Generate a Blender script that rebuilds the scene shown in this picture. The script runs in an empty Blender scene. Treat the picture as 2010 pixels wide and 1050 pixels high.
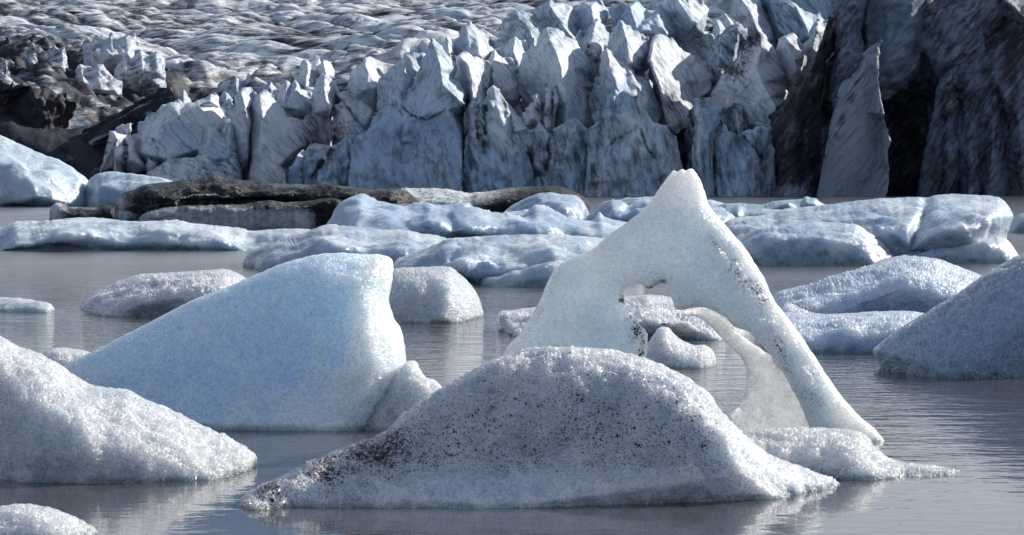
import bpy, math
import numpy as np
from mathutils import Vector
from mathutils.geometry import delaunay_2d_cdt

# ------------------------------------------------------------------ camera, sky, sun
F, CX, HY, CAMZ = 5700.0, 1005.0, 352.0, 3.0      # focal length in photo pixels, centre, horizon row, eye height
SC = bpy.context.scene
cam_d = bpy.data.cameras.new('camera')
cam = bpy.data.objects.new('camera', cam_d)
SC.collection.objects.link(cam)
cam.location = (0, 0, CAMZ)
cam.rotation_euler = (math.radians(90), 0, 0)
cam_d.sensor_width = 36.0
cam_d.lens = 36.0 * F / 2010.0
cam_d.shift_y = -(525.0 - HY) / 2010.0
cam_d.clip_start, cam_d.clip_end = 0.5, 12000
SC.camera = cam

SUN_AZ, SUN_EL = 57.0, 29.0                         # degrees right of the view direction, above the horizon
world = bpy.data.worlds.new('World')
SC.world = world
world.use_nodes = True
wn = world.node_tree
sky = wn.nodes.new('ShaderNodeTexSky')
sky.sky_type = 'NISHITA'
sky.sun_disc = False
sky.sun_elevation = math.radians(SUN_EL)
sky.sun_rotation = math.radians(SUN_AZ)
sky.air_density, sky.dust_density, sky.ozone_density = 1.0, 1.2, 3.0
bg = wn.nodes['Background']
bg.inputs['Strength'].default_value = 0.061
# broken bright cloud all over the sky, as the silvery water says
def wnode(typ, **kw):
    n = wn.nodes.new(typ)
    for k, v in kw.items():
        setattr(n, k, v)
    return n
wtc = wnode('ShaderNodeTexCoord')
wmp = wnode('ShaderNodeMapping')
wmp.inputs['Scale'].default_value = (2.2, 2.2, 6.0)
wn.links.new(wtc.outputs['Generated'], wmp.inputs['Vector'])
wnz = wnode('ShaderNodeTexNoise')
wnz.inputs['Scale'].default_value = 1.6
wnz.inputs['Detail'].default_value = 5
wn.links.new(wmp.outputs[0], wnz.inputs['Vector'])
wmr = wnode('ShaderNodeMapRange', interpolation_type='SMOOTHSTEP')
wmr.inputs[1].default_value, wmr.inputs[2].default_value, wmr.inputs[3].default_value, wmr.inputs[4].default_value = 0.42, 0.68, 0.05, 0.80
wn.links.new(wnz.outputs['Fac'], wmr.inputs[0])
wsp = wnode('ShaderNodeSeparateXYZ')
wn.links.new(wtc.outputs['Generated'], wsp.inputs[0])
whz = wnode('ShaderNodeMapRange', interpolation_type='SMOOTHSTEP')    # the air whitens towards the horizon, all the way round
whz.inputs[1].default_value, whz.inputs[2].default_value, whz.inputs[3].default_value, whz.inputs[4].default_value = 0.0, 0.38, 1.0, 0.0
wn.links.new(wsp.outputs[2], whz.inputs[0])
wma = wnode('ShaderNodeMath', operation='MAXIMUM')
wn.links.new(wmr.outputs[0], wma.inputs[0])
wn.links.new(whz.outputs[0], wma.inputs[1])
wmx = wnode('ShaderNodeMix', data_type='RGBA')
wn.links.new(wma.outputs[0], wmx.inputs[0])
wn.links.new(sky.outputs[0], wmx.inputs[6])
wmx.inputs[7].default_value = (9.0, 9.5, 10.6, 1)
wn.links.new(wmx.outputs[2], bg.inputs['Color'])
sd = bpy.data.lights.new('sun', 'SUN')
sd.energy, sd.angle, sd.color = 5.0, math.radians(0.5), (1.0, 0.92, 0.80)
sun = bpy.data.objects.new('sun', sd)
SC.collection.objects.link(sun)
az, el = math.radians(SUN_AZ), math.radians(SUN_EL)
sv = Vector((math.sin(az) * math.cos(el), math.cos(az) * math.cos(el), math.sin(el)))
sun.rotation_euler = sv.to_track_quat('Z', 'Y').to_euler()
sun.location = (60, 40, 60)
SC.view_settings.view_transform = 'Standard'
SC.view_settings.look = 'None'
SC.view_settings.gamma = 1
SC.view_settings.use_curve_mapping = False
SC.view_settings.exposure = 0.5
SC.cycles.use_denoising = True
SC.cycles.max_bounces = 8
SC.cycles.diffuse_bounces = 4
SC.cycles.caustics_reflective = False
SC.cycles.caustics_refractive = False
SC.cycles.sample_clamp_indirect = 6

RNG = np.random.default_rng(11)

# ------------------------------------------------------------------ numeric noise
_perm = np.random.default_rng(5).permutation(256)
_perm = np.concatenate([_perm, _perm, _perm])
_g = np.random.default_rng(6).normal(size=(256, 3))
_g /= np.linalg.norm(_g, axis=1)[:, None]

def perlin(p):
    p = np.asarray(p, float)
    i = np.floor(p).astype(int)
    f = p - i
    i &= 255
    u = f * f * f * (f * (f * 6 - 15) + 10)
    r = 0
    for dx in (0, 1):
        wx = u[:, 0] if dx else 1 - u[:, 0]
        for dy in (0, 1):
            wy = u[:, 1] if dy else 1 - u[:, 1]
            for dz in (0, 1):
                wz = u[:, 2] if dz else 1 - u[:, 2]
                h = _perm[_perm[_perm[(i[:, 0] + dx) & 255] + ((i[:, 1] + dy) & 255)] + ((i[:, 2] + dz) & 255)]
                g = _g[h]
                r = r + wx * wy * wz * (g[:, 0] * (f[:, 0] - dx) + g[:, 1] * (f[:, 1] - dy) + g[:, 2] * (f[:, 2] - dz))
    return r * 1.6

def fbm(p, n=3, ridged=False, gain=0.5):
    r, a, s = 0, 1.0, 0.0
    for k in range(n):
        v = perlin(p * 2 ** k + 17.3 * k)
        if ridged:
            v = 1 - 2 * np.abs(v)
        r = r + a * v
        s += a
        a *= gain
    return r / s

def facet_noise(x, y, seed):
    """piecewise flat random relief: planes meeting along sharp creases"""
    q = np.stack([x / 2.6, y / 2.6, np.full(len(x), seed + 0.37)], -1)
    x = x + 0.35 * perlin(q)
    y = y + 0.35 * perlin(q + 7.7)
    i, j = np.floor(x).astype(int), np.floor(y).astype(int)
    fx, fy = x - i, y - j
    sd_ = int(seed * 13) & 255
    def v(a, b):
        return _perm[_perm[((i + a) & 255)] + ((j + b + sd_) & 255)] / 127.5 - 1
    return np.where(fx > fy, v(0, 0) * (1 - fx) + v(1, 0) * (fx - fy) + v(1, 1) * fy,
                    v(0, 0) * (1 - fy) + v(0, 1) * (fy - fx) + v(1, 1) * fx)

# ------------------------------------------------------------------ materials
def nodes_of(m):
    m.use_nodes = True
    t = m.node_tree
    return t, t.nodes['Principled BSDF']

def N(t, typ, **kw):
    n = t.nodes.new(typ)
    for k, v in kw.items():
        setattr(n, k, v)
    return n

def math_node(t, op, a, b=None, c=None, clamp=False):
    n = N(t, 'ShaderNodeMath', operation=op, use_clamp=clamp)
    for i, v in enumerate((a, b, c)):
        if v is None:
            continue
        if isinstance(v, (int, float)):
            n.inputs[i].default_value = v
        else:
            t.links.new(v, n.inputs[i])
    return n.outputs[0]

def mixc(t, fac, a, b):
    n = N(t, 'ShaderNodeMix', data_type='RGBA')
    for key, v in ((0, fac), (6, a), (7, b)):
        if isinstance(v, (int, float)):
            n.inputs[key].default_value = v
        elif isinstance(v, tuple):
            n.inputs[key].default_value = (*v, 1)
        else:
            t.links.new(v, n.inputs[key])
    return n.outputs[2]

def noise_node(t, vec, scale, detail=3, rough=0.55):
    n = N(t, 'ShaderNodeTexNoise')
    n.inputs['Scale'].default_value = scale
    n.inputs['Detail'].default_value = detail
    n.inputs['Roughness'].default_value = rough
    if vec is not None:
        t.links.new(vec, n.inputs['Vector'])
    return n.outputs['Fac']

def smooth(t, v, lo, hi):
    n = N(t, 'ShaderNodeMapRange', interpolation_type='SMOOTHSTEP')
    n.inputs[1].default_value, n.inputs[2].default_value = lo, hi
    t.links.new(v, n.inputs[0])
    return n.outputs[0]

def attr(t, name):
    return N(t, 'ShaderNodeAttribute', attribute_name=name).outputs['Fac']

def ice_material(name, clear, white, unit, sss=0.5, rough=0.3, grain=1.0, speck=1.0, dirtcol=(0.035, 0.033, 0.035), wet=0.15, greyed=0.45, silt=(0.16, 0.16, 0.175), coat=0.6):
    """Berg ice. unit = size of one ice grain in metres."""
    m = bpy.data.materials.new(name)
    t, b = nodes_of(m)
    L = t.links.new
    oc = N(t, 'ShaderNodeTexCoord').outputs['Object']
    pos = N(t, 'ShaderNodeSeparateXYZ')
    L(N(t, 'ShaderNodeNewGeometry').outputs['Position'], pos.inputs[0])
    big = noise_node(t, oc, 0.03 / unit, 4, 0.6)
    tone = smooth(t, math_node(t, 'ADD', big, math_node(t, 'MULTIPLY', math_node(t, 'SUBTRACT', attr(t, 'white'), 0.5), 0.5)), 0.35, 0.65)
    col = mixc(t, tone, clear, white)
    # wet, clearer ice in the splash zone at the waterline
    wz = math_node(t, 'ADD', pos.outputs[2], math_node(t, 'MULTIPLY', math_node(t, 'SUBTRACT', noise_node(t, oc, 0.06 / unit, 2), 0.5), wet))
    n = N(t, 'ShaderNodeMapRange', interpolation_type='SMOOTHSTEP')
    n.inputs[1].default_value, n.inputs[2].default_value, n.inputs[3].default_value, n.inputs[4].default_value = 0.0, wet, 0.75, 0.0
    L(wz, n.inputs[0])
    col = mixc(t, n.outputs[0], col, (0.20, 0.29, 0.31))
    gv = N(t, 'ShaderNodeTexVoronoi', feature='F1')      # clear and white crystals side by side
    gv.inputs['Scale'].default_value = 0.9 / unit
    L(oc, gv.inputs['Vector'])
    gsep = N(t, 'ShaderNodeSeparateColor')
    L(gv.outputs['Color'], gsep.inputs[0])
    gfac = math_node(t, 'ADD', math_node(t, 'MULTIPLY', gsep.outputs[0], 0.62), math_node(t, 'MULTIPLY', noise_node(t, oc, 0.10 / unit, 4, 0.7), 0.38))
    gm = N(t, 'ShaderNodeMix', data_type='RGBA', blend_type='MULTIPLY')
    L(math_node(t, 'MULTIPLY', smooth(t, gfac, 0.66, 0.20), 0.62 * grain, clamp=True), gm.inputs[0])
    L(col, gm.inputs[6])
    gm.inputs[7].default_value = (0.62, 0.66, 0.69, 1)
    col = gm.outputs[2]
    d = attr(t, 'dirt')
    col = mixc(t, math_node(t, 'MULTIPLY', d, greyed, clamp=True), col, silt)
    def specks(scale, bias, gain):
        nz = noise_node(t, oc, scale, 2, 0.6)
        return math_node(t, 'MULTIPLY', math_node(t, 'ADD', math_node(t, 'SUBTRACT', nz, bias), math_node(t, 'MULTIPLY', d, 0.34)), gain, clamp=True)
    sp = math_node(t, 'MAXIMUM', specks(0.8 / unit, 0.79, 18), specks(0.33 / unit, 0.83, 14))
    sp = math_node(t, 'MULTIPLY', sp, speck, clamp=True)
    col = mixc(t, sp, col, dirtcol)
    L(col, b.inputs['Base Color'])
    b.inputs['Subsurface Weight'].default_value = 0.75 if unit < 0.03 else 0.85
    b.inputs['Subsurface Radius'].default_value = (0.9, 0.94, 1.0)
    b.inputs['Subsurface Scale'].default_value = sss
    b.inputs['IOR'].default_value = 1.31
    rr = math_node(t, 'MULTIPLY_ADD', noise_node(t, oc, 0.3 / unit, 2), 0.3, rough - 0.15)
    L(rr, b.inputs['Roughness'])
    # crystalline grain: relief plus facets that each face their own way
    h2 = noise_node(t, oc, 0.8 / unit, 3, 0.7)
    h3 = noise_node(t, oc, 0.12 / unit, 3, 0.6)
    h = math_node(t, 'ADD', h2, math_node(t, 'MULTIPLY', h3, 2.2))
    bp = N(t, 'ShaderNodeBump')
    bp.inputs['Strength'].default_value = min(1.0, 0.7 * grain)
    bp.inputs['Distance'].default_value = unit * 0.9
    L(h, bp.inputs['Height'])
    def facets(scale, k, base):
        vo = N(t, 'ShaderNodeTexVoronoi', feature='F1')
        vo.inputs['Scale'].default_value = scale
        L(oc, vo.inputs['Vector'])
        v = N(t, 'ShaderNodeVectorMath', operation='MULTIPLY_ADD')
        L(vo.outputs['Color'], v.inputs[0])
        v.inputs[1].default_value = (k, k, k)
        v.inputs[2].default_value = (-k / 2, -k / 2, -k / 2)
        w = N(t, 'ShaderNodeVectorMath', operation='ADD')
        L(base, w.inputs[0]); L(v.outputs[0], w.inputs[1])
        z = N(t, 'ShaderNodeVectorMath', operation='NORMALIZE')
        L(w.outputs[0], z.inputs[0])
        return z.outputs[0]
    n1 = facets(0.45 / unit, 1.0 * grain, bp.outputs[0])
    n2 = facets(1.0 / unit, 0.8 * grain, n1)
    L(n2, b.inputs['Normal'])
    b.inputs['Coat Weight'].default_value = coat * min(1, grain)
    b.inputs['Specular IOR Level'].default_value = 0.5 if coat > 0.2 else 0.25
    b.inputs['Coat Roughness'].default_value = 0.08
    b.inputs['Coat IOR'].default_value = 1.31
    L(facets(0.6 / unit, 1.5 * grain, n1), b.inputs['Coat Normal'])
    return m

def glacier_material(name, tilt, streak=(0.16, 0.6, 1.5), white=(0.63, 0.69, 0.77), blue=(0.34, 0.48, 0.66), dirt_and_shade=(0.022, 0.028, 0.044), bias=0.0):
    m = bpy.data.materials.new(name)
    t, b = nodes_of(m)
    L = t.links.new
    oc = N(t, 'ShaderNodeTexCoord').outputs['Object']
    mp = N(t, 'ShaderNodeMapping')
    mp.inputs['Rotation'].default_value = (0, tilt, 0)
    L(oc, mp.inputs['Vector'])
    st = N(t, 'ShaderNodeMapping')
    st.inputs['Scale'].default_value = streak
    L(mp.outputs[0], st.inputs['Vector'])
    stripes = noise_node(t, st.outputs[0], 1.0, 6, 0.65)
    patches = noise_node(t, oc, 0.11, 5, 0.6)
    fine = noise_node(t, oc, 1.7, 5, 0.7)
    col = mixc(t, smooth(t, math_node(t, 'ADD', patches, math_node(t, 'MULTIPLY', attr(t, 'blue'), 0.6)), 0.45, 0.85), white, blue)
    d = attr(t, 'dirt')
    dv = math_node(t, 'ADD', math_node(t, 'MULTIPLY', stripes, 0.75), math_node(t, 'ADD', math_node(t, 'MULTIPLY', fine, 0.25), math_node(t, 'MULTIPLY_ADD', d, 0.55, bias)))
    grime = smooth(t, math_node(t, 'ADD', math_node(t, 'MULTIPLY', stripes, 0.6), math_node(t, 'MULTIPLY', patches, 0.4)), 0.42, 0.68)
    col = mixc(t, math_node(t, 'MULTIPLY', grime, 0.58), col, (0.30, 0.31, 0.34) if white[0] > 0.4 else (0.10, 0.11, 0.14))
    wv = N(t, 'ShaderNodeVectorMath', operation='MULTIPLY_ADD')
    nz3 = N(t, 'ShaderNodeTexNoise')
    nz3.inputs['Scale'].default_value = 0.5
    L(mp.outputs[0], nz3.inputs['Vector'])
    L(nz3.outputs['Color'], wv.inputs[0])
    wv.inputs[1].default_value = (2.2, 2.2, 2.2)
    L(mp.outputs[0], wv.inputs[2])
    cs = N(t, 'ShaderNodeMapping')
    cs.inputs['Scale'].default_value = (0.10, 0.2, 0.36)
    L(wv.outputs[0], cs.inputs['Vector'])
    cv = N(t, 'ShaderNodeTexVoronoi', feature='DISTANCE_TO_EDGE')
    cv.inputs['Scale'].default_value = 1.0
    L(cs.outputs[0], cv.inputs['Vector'])
    crack = math_node(t, 'MULTIPLY', math_node(t, 'SUBTRACT', 1.0, smooth(t, cv.outputs['Distance'], 0.0, 0.07)), smooth(t, patches, 0.36, 0.58))
    col = mixc(t, math_node(t, 'MULTIPLY', crack, 0.55), col, (0.10, 0.12, 0.15))
    dm = smooth(t, dv, 0.56, 0.88)
    col = mixc(t, dm, col, dirt_and_shade)
    L(col, b.inputs['Base Color'])
    b.inputs['Roughness'].default_value = 0.55
    b.inputs['Specular IOR Level'].default_value = 0.15
    bp = N(t, 'ShaderNodeBump')
    bp.inputs['Strength'].default_value = 0.7
    bp.inputs['Distance'].default_value = 0.5
    L(math_node(t, 'ADD', math_node(t, 'MULTIPLY', stripes, 1.0), math_node(t, 'MULTIPLY', fine, 0.4)), bp.inputs['Height'])
    L(bp.outputs[0], b.inputs['Normal'])
    return m

def water_material():
    m = bpy.data.materials.new('lagoon_water')
    t, b = nodes_of(m)
    L = t.links.new
    oc = N(t, 'ShaderNodeTexCoord').outputs['Object']
    b.inputs['Base Color'].default_value = (0.06, 0.064, 0.078, 1)
    b.inputs['Roughness'].default_value = 0.04
    b.inputs['IOR'].default_value = 1.333
    calm = smooth(t, noise_node(t, oc, 0.07, 3, 0.5), 0.3, 0.65)
    mp = N(t, 'ShaderNodeMapping')
    mp.inputs['Scale'].default_value = (0.8, 1.25, 1)
    L(oc, mp.inputs['Vector'])
    h1 = noise_node(t, mp.outputs[0], 2.3, 3, 0.55)
    h2 = noise_node(t, mp.outputs[0], 0.7, 2, 0.5)
    h = math_node(t, 'ADD', math_node(t, 'MULTIPLY', h1, 0.05), math_node(t, 'MULTIPLY', h2, 0.06))
    # calmer near the viewer's shore, ruffled out on the lagoon
    sx = N(t, 'ShaderNodeSeparateXYZ')
    L(oc, sx.inputs[0])
    n = N(t, 'ShaderNodeMapRange', interpolation_type='SMOOTHSTEP')
    n.inputs[1].default_value, n.inputs[2].default_value, n.inputs[3].default_value, n.inputs[4].default_value = 24, 75, 0.12, 2.4
    L(sx.outputs[1], n.inputs[0])
    r_ = N(t, 'ShaderNodeMapRange', interpolation_type='SMOOTHSTEP')
    r_.inputs[1].default_value, r_.inputs[2].default_value, r_.inputs[3].default_value, r_.inputs[4].default_value = 45, 115, 0.03, 0.2
    L(sx.outputs[1], r_.inputs[0])
    L(r_.outputs[0], b.inputs['Roughness'])
    h = math_node(t, 'MULTIPLY', h, math_node(t, 'MULTIPLY', n.outputs[0], math_node(t, 'MULTIPLY_ADD', calm, 0.7, 0.4)))
    bp = N(t, 'ShaderNodeBump')
    bp.inputs['Strength'].default_value = 1.0
    bp.inputs['Distance'].default_value = 1.0
    L(h, bp.inputs['Height'])
    L(bp.outputs[0], b.inputs['Normal'])
    return m

M = {}
M['near'] = ice_material('granular_ice', (0.49, 0.56, 0.66), (0.61, 0.65, 0.71), 0.018, sss=0.8, rough=0.25, wet=0.08)
M['wedge'] = ice_material('blue_granular_ice', (0.64, 0.80, 0.97), (0.77, 0.85, 0.93), 0.018, sss=1.0, rough=0.22, grain=0.75, wet=0.10)
M['arch'] = ice_material('arch_ice', (0.66, 0.74, 0.81), (0.79, 0.825, 0.85), 0.018, sss=1.0, rough=0.3, grain=0.6, wet=0.08)
M['dirty'] = ice_material('speckled_ice', (0.56, 0.63, 0.74), (0.74, 0.78, 0.86), 0.016, sss=0.5, rough=0.22, greyed=0.25, wet=0.08)
M['dusk'] = ice_material('blue_speckled_ice', (0.36, 0.46, 0.62), (0.44, 0.53, 0.68), 0.016, sss=0.5, rough=0.22, greyed=0.25, wet=0.08)
M['floe'] = ice_material('blue_floe_ice', (0.42, 0.52, 0.70), (0.56, 0.64, 0.76), 0.022, sss=0.8, rough=0.28, grain=0.7, wet=0.1)
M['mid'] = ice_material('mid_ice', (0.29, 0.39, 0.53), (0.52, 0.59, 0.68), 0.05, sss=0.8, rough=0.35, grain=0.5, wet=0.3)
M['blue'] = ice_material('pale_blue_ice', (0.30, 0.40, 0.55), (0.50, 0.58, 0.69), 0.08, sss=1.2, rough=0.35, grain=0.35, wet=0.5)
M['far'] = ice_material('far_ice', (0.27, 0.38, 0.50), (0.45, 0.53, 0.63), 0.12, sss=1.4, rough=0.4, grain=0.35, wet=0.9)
M['black'] = ice_material('ash_covered_ice', (0.36, 0.42, 0.48), (0.52, 0.56, 0.61), 0.10, sss=0.3, rough=0.5, grain=0.8, wet=0.3, greyed=0.95, dirtcol=(0.014, 0.014, 0.016), silt=(0.016, 0.017, 0.022), coat=0.08)
M['glacier'] = glacier_material('glacier_ice', math.radians(-50))
M['glacier_wall'] = glacier_material('glacier_wall_ice', math.radians(-80), streak=(0.22, 0.5, 0.8), white=(0.58, 0.67, 0.77), blue=(0.36, 0.51, 0.69), bias=0.05)
M['glacier_left'] = glacier_material('glacier_ice_leaning', math.radians(22))
M['glacier_dark'] = glacier_material('dirty_glacier_ice', math.radians(50), white=(0.24, 0.29, 0.37), blue=(0.17, 0.24, 0.34), dirt_and_shade=(0.03, 0.03, 0.04), bias=0.04)
M['plateau'] = glacier_material('glacier_surface', math.radians(4), streak=(0.22, 0.22, 0.9), white=(0.61, 0.66, 0.73), bias=0.07)
M['water'] = water_material()

# ------------------------------------------------------------------ mesh helpers
def link_mesh(name, co, quads, mat, parent=None, origin=None, attrs=None, smooth_shade=True):
    origin = np.zeros(3) if origin is None else np.asarray(origin, float)
    co = co - origin
    me = bpy.data.meshes.new(name)
    nq, nv = len(quads), len(co)
    me.vertices.add(nv)
    me.vertices.foreach_set('co', co.astype(np.float32).ravel())
    me.loops.add(nq * 4)
    me.loops.foreach_set('vertex_index', quads.astype(np.int32).ravel())
    me.polygons.add(nq)
    me.polygons.foreach_set('loop_start', np.arange(0, nq * 4, 4, dtype=np.int32))
    me.polygons.foreach_set('use_smooth', np.full(nq, smooth_shade))
    me.update(calc_edges=True)
    for k, v in (attrs or {}).items():
        a = me.attributes.new(k, 'FLOAT', 'POINT')
        a.data.foreach_set('value', np.ascontiguousarray(v, dtype=np.float32))
    me.materials.append(mat)
    o = bpy.data.objects.new(name, me)
    SC.collection.objects.link(o)
    if parent is not None:
        o.parent = parent
        o.location = Vector(origin) - parent.location
    else:
        o.location = origin
    return o

def tag(o, label=None, cat=None, group=None, kind=None):
    group = group or {'iceberg': 'icebergs drifting in the lagoon', 'ice floe': 'ice floes drifting in the lagoon'}.get(cat)
    for k, v in (('label', label), ('category', cat), ('group', group), ('kind', kind)):
        if v:
            o[k] = v
    return o

def to_world(px, py, D):
    return np.stack([(px - CX) / F * D, D, CAMZ - (py - HY) / F * D], -1)

def row(D):
    return HY + CAMZ * F / D

def spline(pts, n, closed):
    p = np.asarray(pts, float)
    if closed:
        q = np.concatenate([p[-1:], p, p[:2]])
    else:
        q = np.concatenate([2 * p[:1] - p[1:2], p, 2 * p[-1:] - p[-2:-1]])
    out = []
    t = np.linspace(0, 1, n, endpoint=False)[:, None]
    for k in range(len(q) - 3):
        a, b, c, d = q[k:k + 4]
        out.append(0.5 * (2 * b + (c - a) * t + (2 * a - 5 * b + 4 * c - d) * t * t + (3 * b - a - 3 * c + d) * t ** 3))
    out = np.concatenate(out)
    return out if closed else np.concatenate([out, p[-1:]])

def densify(pts, step, closed=True):
    p = np.asarray(pts, float)
    nx = np.roll(p, -1, 0) if closed else p[1:]
    out = []
    for a, b in zip(p, nx):
        k = max(1, int(np.hypot(*(b - a)[:2]) / step))
        out.append(a + (b - a) * (np.arange(k) / k)[:, None])
    if not closed:
        out.append(p[-1:])
    return np.concatenate(out)

def seg_dist(P, A, B):
    """distance and nearest point from points P to segments A-B (2-D)"""
    best = np.full(len(P), 1e18)
    near = np.zeros((len(P), 2))
    d = B - A
    l2 = np.maximum((d * d).sum(1), 1e-12)
    for c in range(0, len(P), 4000):
        p = P[c:c + 4000]
        t = np.clip(((p[:, None, :] - A[None]) * d[None]).sum(-1) / l2[None], 0, 1)
        q = A[None] + t[..., None] * d[None]
        r = ((p[:, None, :] - q) ** 2).sum(-1)
        k = r.argmin(1)
        i = np.arange(len(p))
        best[c:c + 4000] = r[i, k]
        near[c:c + 4000] = q[i, k]
    return np.sqrt(best), near

def inside(P, loops):
    r = np.zeros(len(P), bool)
    for lp in loops:
        A, B = lp, np.roll(lp, -1, 0)
        for a, b in zip(A, B):
            if a[1] == b[1]:
                continue
            c = (a[1] > P[:, 1]) != (b[1] > P[:, 1])
            if c.any():
                x = (b[0] - a[0]) * (P[:, 1] - a[1]) / (b[1] - a[1]) + a[0]
                r ^= c & (P[:, 0] < x)
    return r

def near_line(px, py, pts, w):
    p = np.asarray(pts, float)[:, :2]
    q = np.stack([px / (2.5 * w + 8), py / (2.5 * w + 8), px * 0 + w], -1)
    d, _ = seg_dist(np.stack([px + 0.9 * w * fbm(q, 2), py + 0.9 * w * fbm(q + 9.1, 2)], -1), p[:-1], p[1:])
    return np.exp(-(d / w) ** 2) * np.clip(0.75 + 1.1 * fbm(q * 1.7 + 3.3, 2), 0, 1)

def relief(name, outline, D, T, mat, parent=None, R=None, ctrl=(), holes=(), s=3.0, closed=False, curved=True,
           noise=((0.6, 0.05), (0.15, 0.015)), stretch=(1, 1, 1), ridged=False, jit=(1.5, 14), Tb=None, keel=0.5, blur=0, rear=0.6,
           layers=None, creases=None, planes=None, dirt_and_shade=None, white=None, blue=None, seed=0, D_is_front=True, lean=0.0, pw=2.0, crystal=None):
    """A closed solid of ice. Its silhouette is a surveyed outline at its own distance; the front bulges towards the
    viewer by T metres, the back away by Tb metres; ctrl holds ridge lines (x, y, metres nearer)."""
    Dc = D + T if D_is_front else D
    if D_is_front:
        blur, s = max(blur, 3), min(s, 2.1)
        if creases is None:
            creases = {'granular_ice': (0.30, -0.022), 'blue_speckled_ice': (0.35, -0.03), 'blue_floe_ice': (0.5, -0.03), 'blue_granular_ice': (0.42, -0.022), 'arch_ice': (0.30, -0.012), 'speckled_ice': (0.35, -0.030), 'mid_ice': (2.6, -0.16), 'pale_blue_ice': (4.5, -0.40), 'far_ice': (9, -0.6)}.get(mat.name)
    Tb = T if Tb is None else Tb
    pts = [(p[0], p[1], p[2] if len(p) > 2 else 0.0) for p in outline]
    rows_bottom = row(max(Dc - T, 1)) + keel / (Dc - T) * F
    raw = np.asarray(pts)
    if not closed:
        low = max(rows_bottom, raw[:, 1].max() + 4)
        up = spline(raw, 6, False) if curved else raw
        base = [(up[-1, 0], low, up[-1, 2]), (up[0, 0], low, up[0, 2])]
        up = densify(up, s * 1.2, False)
        loop = np.concatenate([up, densify(np.array(base), s * 2, False)])
        rim = up
    else:
        loop = densify(spline(raw, 6, True) if curved else raw, s * 1.2)
        low = loop[:, 1].max()
        rim = loop
    def jitter(lp):
        a, w = jit
        q = np.stack([lp[:, 0] / w, lp[:, 1] / w, np.full(len(lp), seed * 3.7 + 0.5)], -1)
        o = lp.copy()
        o[:, 0] += a * (fbm(q, 3) * 1.4)
        o[:, 1] += a * (fbm(q + 31.7, 3) * 1.4)
        return o
    loop, rim = jitter(loop), jitter(rim)
    hs = [jitter(densify(spline(np.array([(h[0], h[1], 0.0) for h in hl]), 6, True), s * 1.2)) for hl in holes]
    loops = [loop[:, :2]] + [h[:, :2] for h in hs]
    A = np.concatenate([l for l in loops])
    B = np.concatenate([np.roll(l, -1, 0) for l in loops])
    RA = [rim[:-1, :2]] if not closed else [rim[:, :2]]
    RB = [rim[1:, :2]] if not closed else [np.roll(rim[:, :2], -1, 0)]
    if not closed:  # the two flanks below the waterline belong to the rim too
        RA.append(np.array([rim[0, :2], rim[-1, :2]]))
        RB.append(np.array([[rim[0, 0], low + 200], [rim[-1, 0], low + 200]]))
    for h in hs:
        RA.append(h[:, :2])
        RB.append(np.roll(h[:, :2], -1, 0))
    RA, RB = np.concatenate(RA), np.concatenate(RB)
    x0, y0 = A.min(0) - s
    x1, y1 = A.max(0) + s
    nx, ny = int((x1 - x0) / s) + 2, int((y1 - y0) / s) + 2
    gx, gy = np.meshgrid(x0 + s * np.arange(nx), y0 + s * np.arange(ny))
    cc = np.stack([gx[:-1, :-1] + s / 2, gy[:-1, :-1] + s / 2], -1).reshape(-1, 2)
    keep = inside(cc, loops).reshape(ny - 1, nx - 1)
    cnt = np.zeros((ny, nx), int)
    for dy in (0, 1):
        for dx in (0, 1):
            cnt[dy:ny - 1 + dy, dx:nx - 1 + dx] += keep
    used = cnt > 0
    edge = used & (cnt < 4)
    idx = np.full((ny, nx), -1)
    idx[used] = np.arange(used.sum())
    px, py = gx[used], gy[used]
    eg = edge[used]
    _, nearest = seg_dist(np.stack([px[eg], py[eg]], -1), A, B)
    px, py = px.copy(), py.copy()
    px[eg], py[eg] = nearest[:, 0], nearest[:, 1]
    PP = np.stack([px, py], -1)
    rd, _ = seg_dist(PP, RA, RB)
    Rr = R if R else 0.5 * min(x1 - x0, y1 - y0)
    tt = np.clip(rd / Rr, 0, 1)
    prof = (1 - (1 - tt) ** 2) ** (1.6 / pw)
    # ridge lines: piecewise linear over a triangulation of outline + ridges
    lin = np.zeros(len(px))
    has = any(len(c) for c in ctrl) or np.abs(raw[:, 2]).max() > 0
    if has:
        oc = [tuple(p) for p in (raw if closed else np.concatenate([raw, np.array([(raw[-1, 0], low, raw[-1, 2]), (raw[0, 0], low, raw[0, 2])])]))]
        V, E, Z = [], [], []
        for p in oc:
            V.append(p[:2]); Z.append(p[2])
        n = len(oc)
        E += [(i, (i + 1) % n) for i in range(n)]
        for c in ctrl:
            k = len(V)
            for p in c:
                V.append(p[:2]); Z.append(p[2])
            E += [(k + i, k + i + 1) for i in range(len(c) - 1)]
        r = delaunay_2d_cdt([Vector(v) for v in V], E, [], 0, 1e-4)
        vv = np.array([(v.x, v.y) for v in r[0]])
        zz = np.array([Z[o[0]] if len(o) and o[0] < len(Z) else np.nan for o in r[3]])
        for i in np.where(np.isnan(zz))[0]:      # where a ridge crosses another line
            dd = ((np.array(V) - vv[i]) ** 2).sum(1)
            j = dd.argsort()[:2]
            w = 1 / (np.sqrt(dd[j]) + 1e-6)
            zz[i] = (np.array(Z)[j] * w).sum() / w.sum()
        done = np.zeros(len(px), bool)
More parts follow.
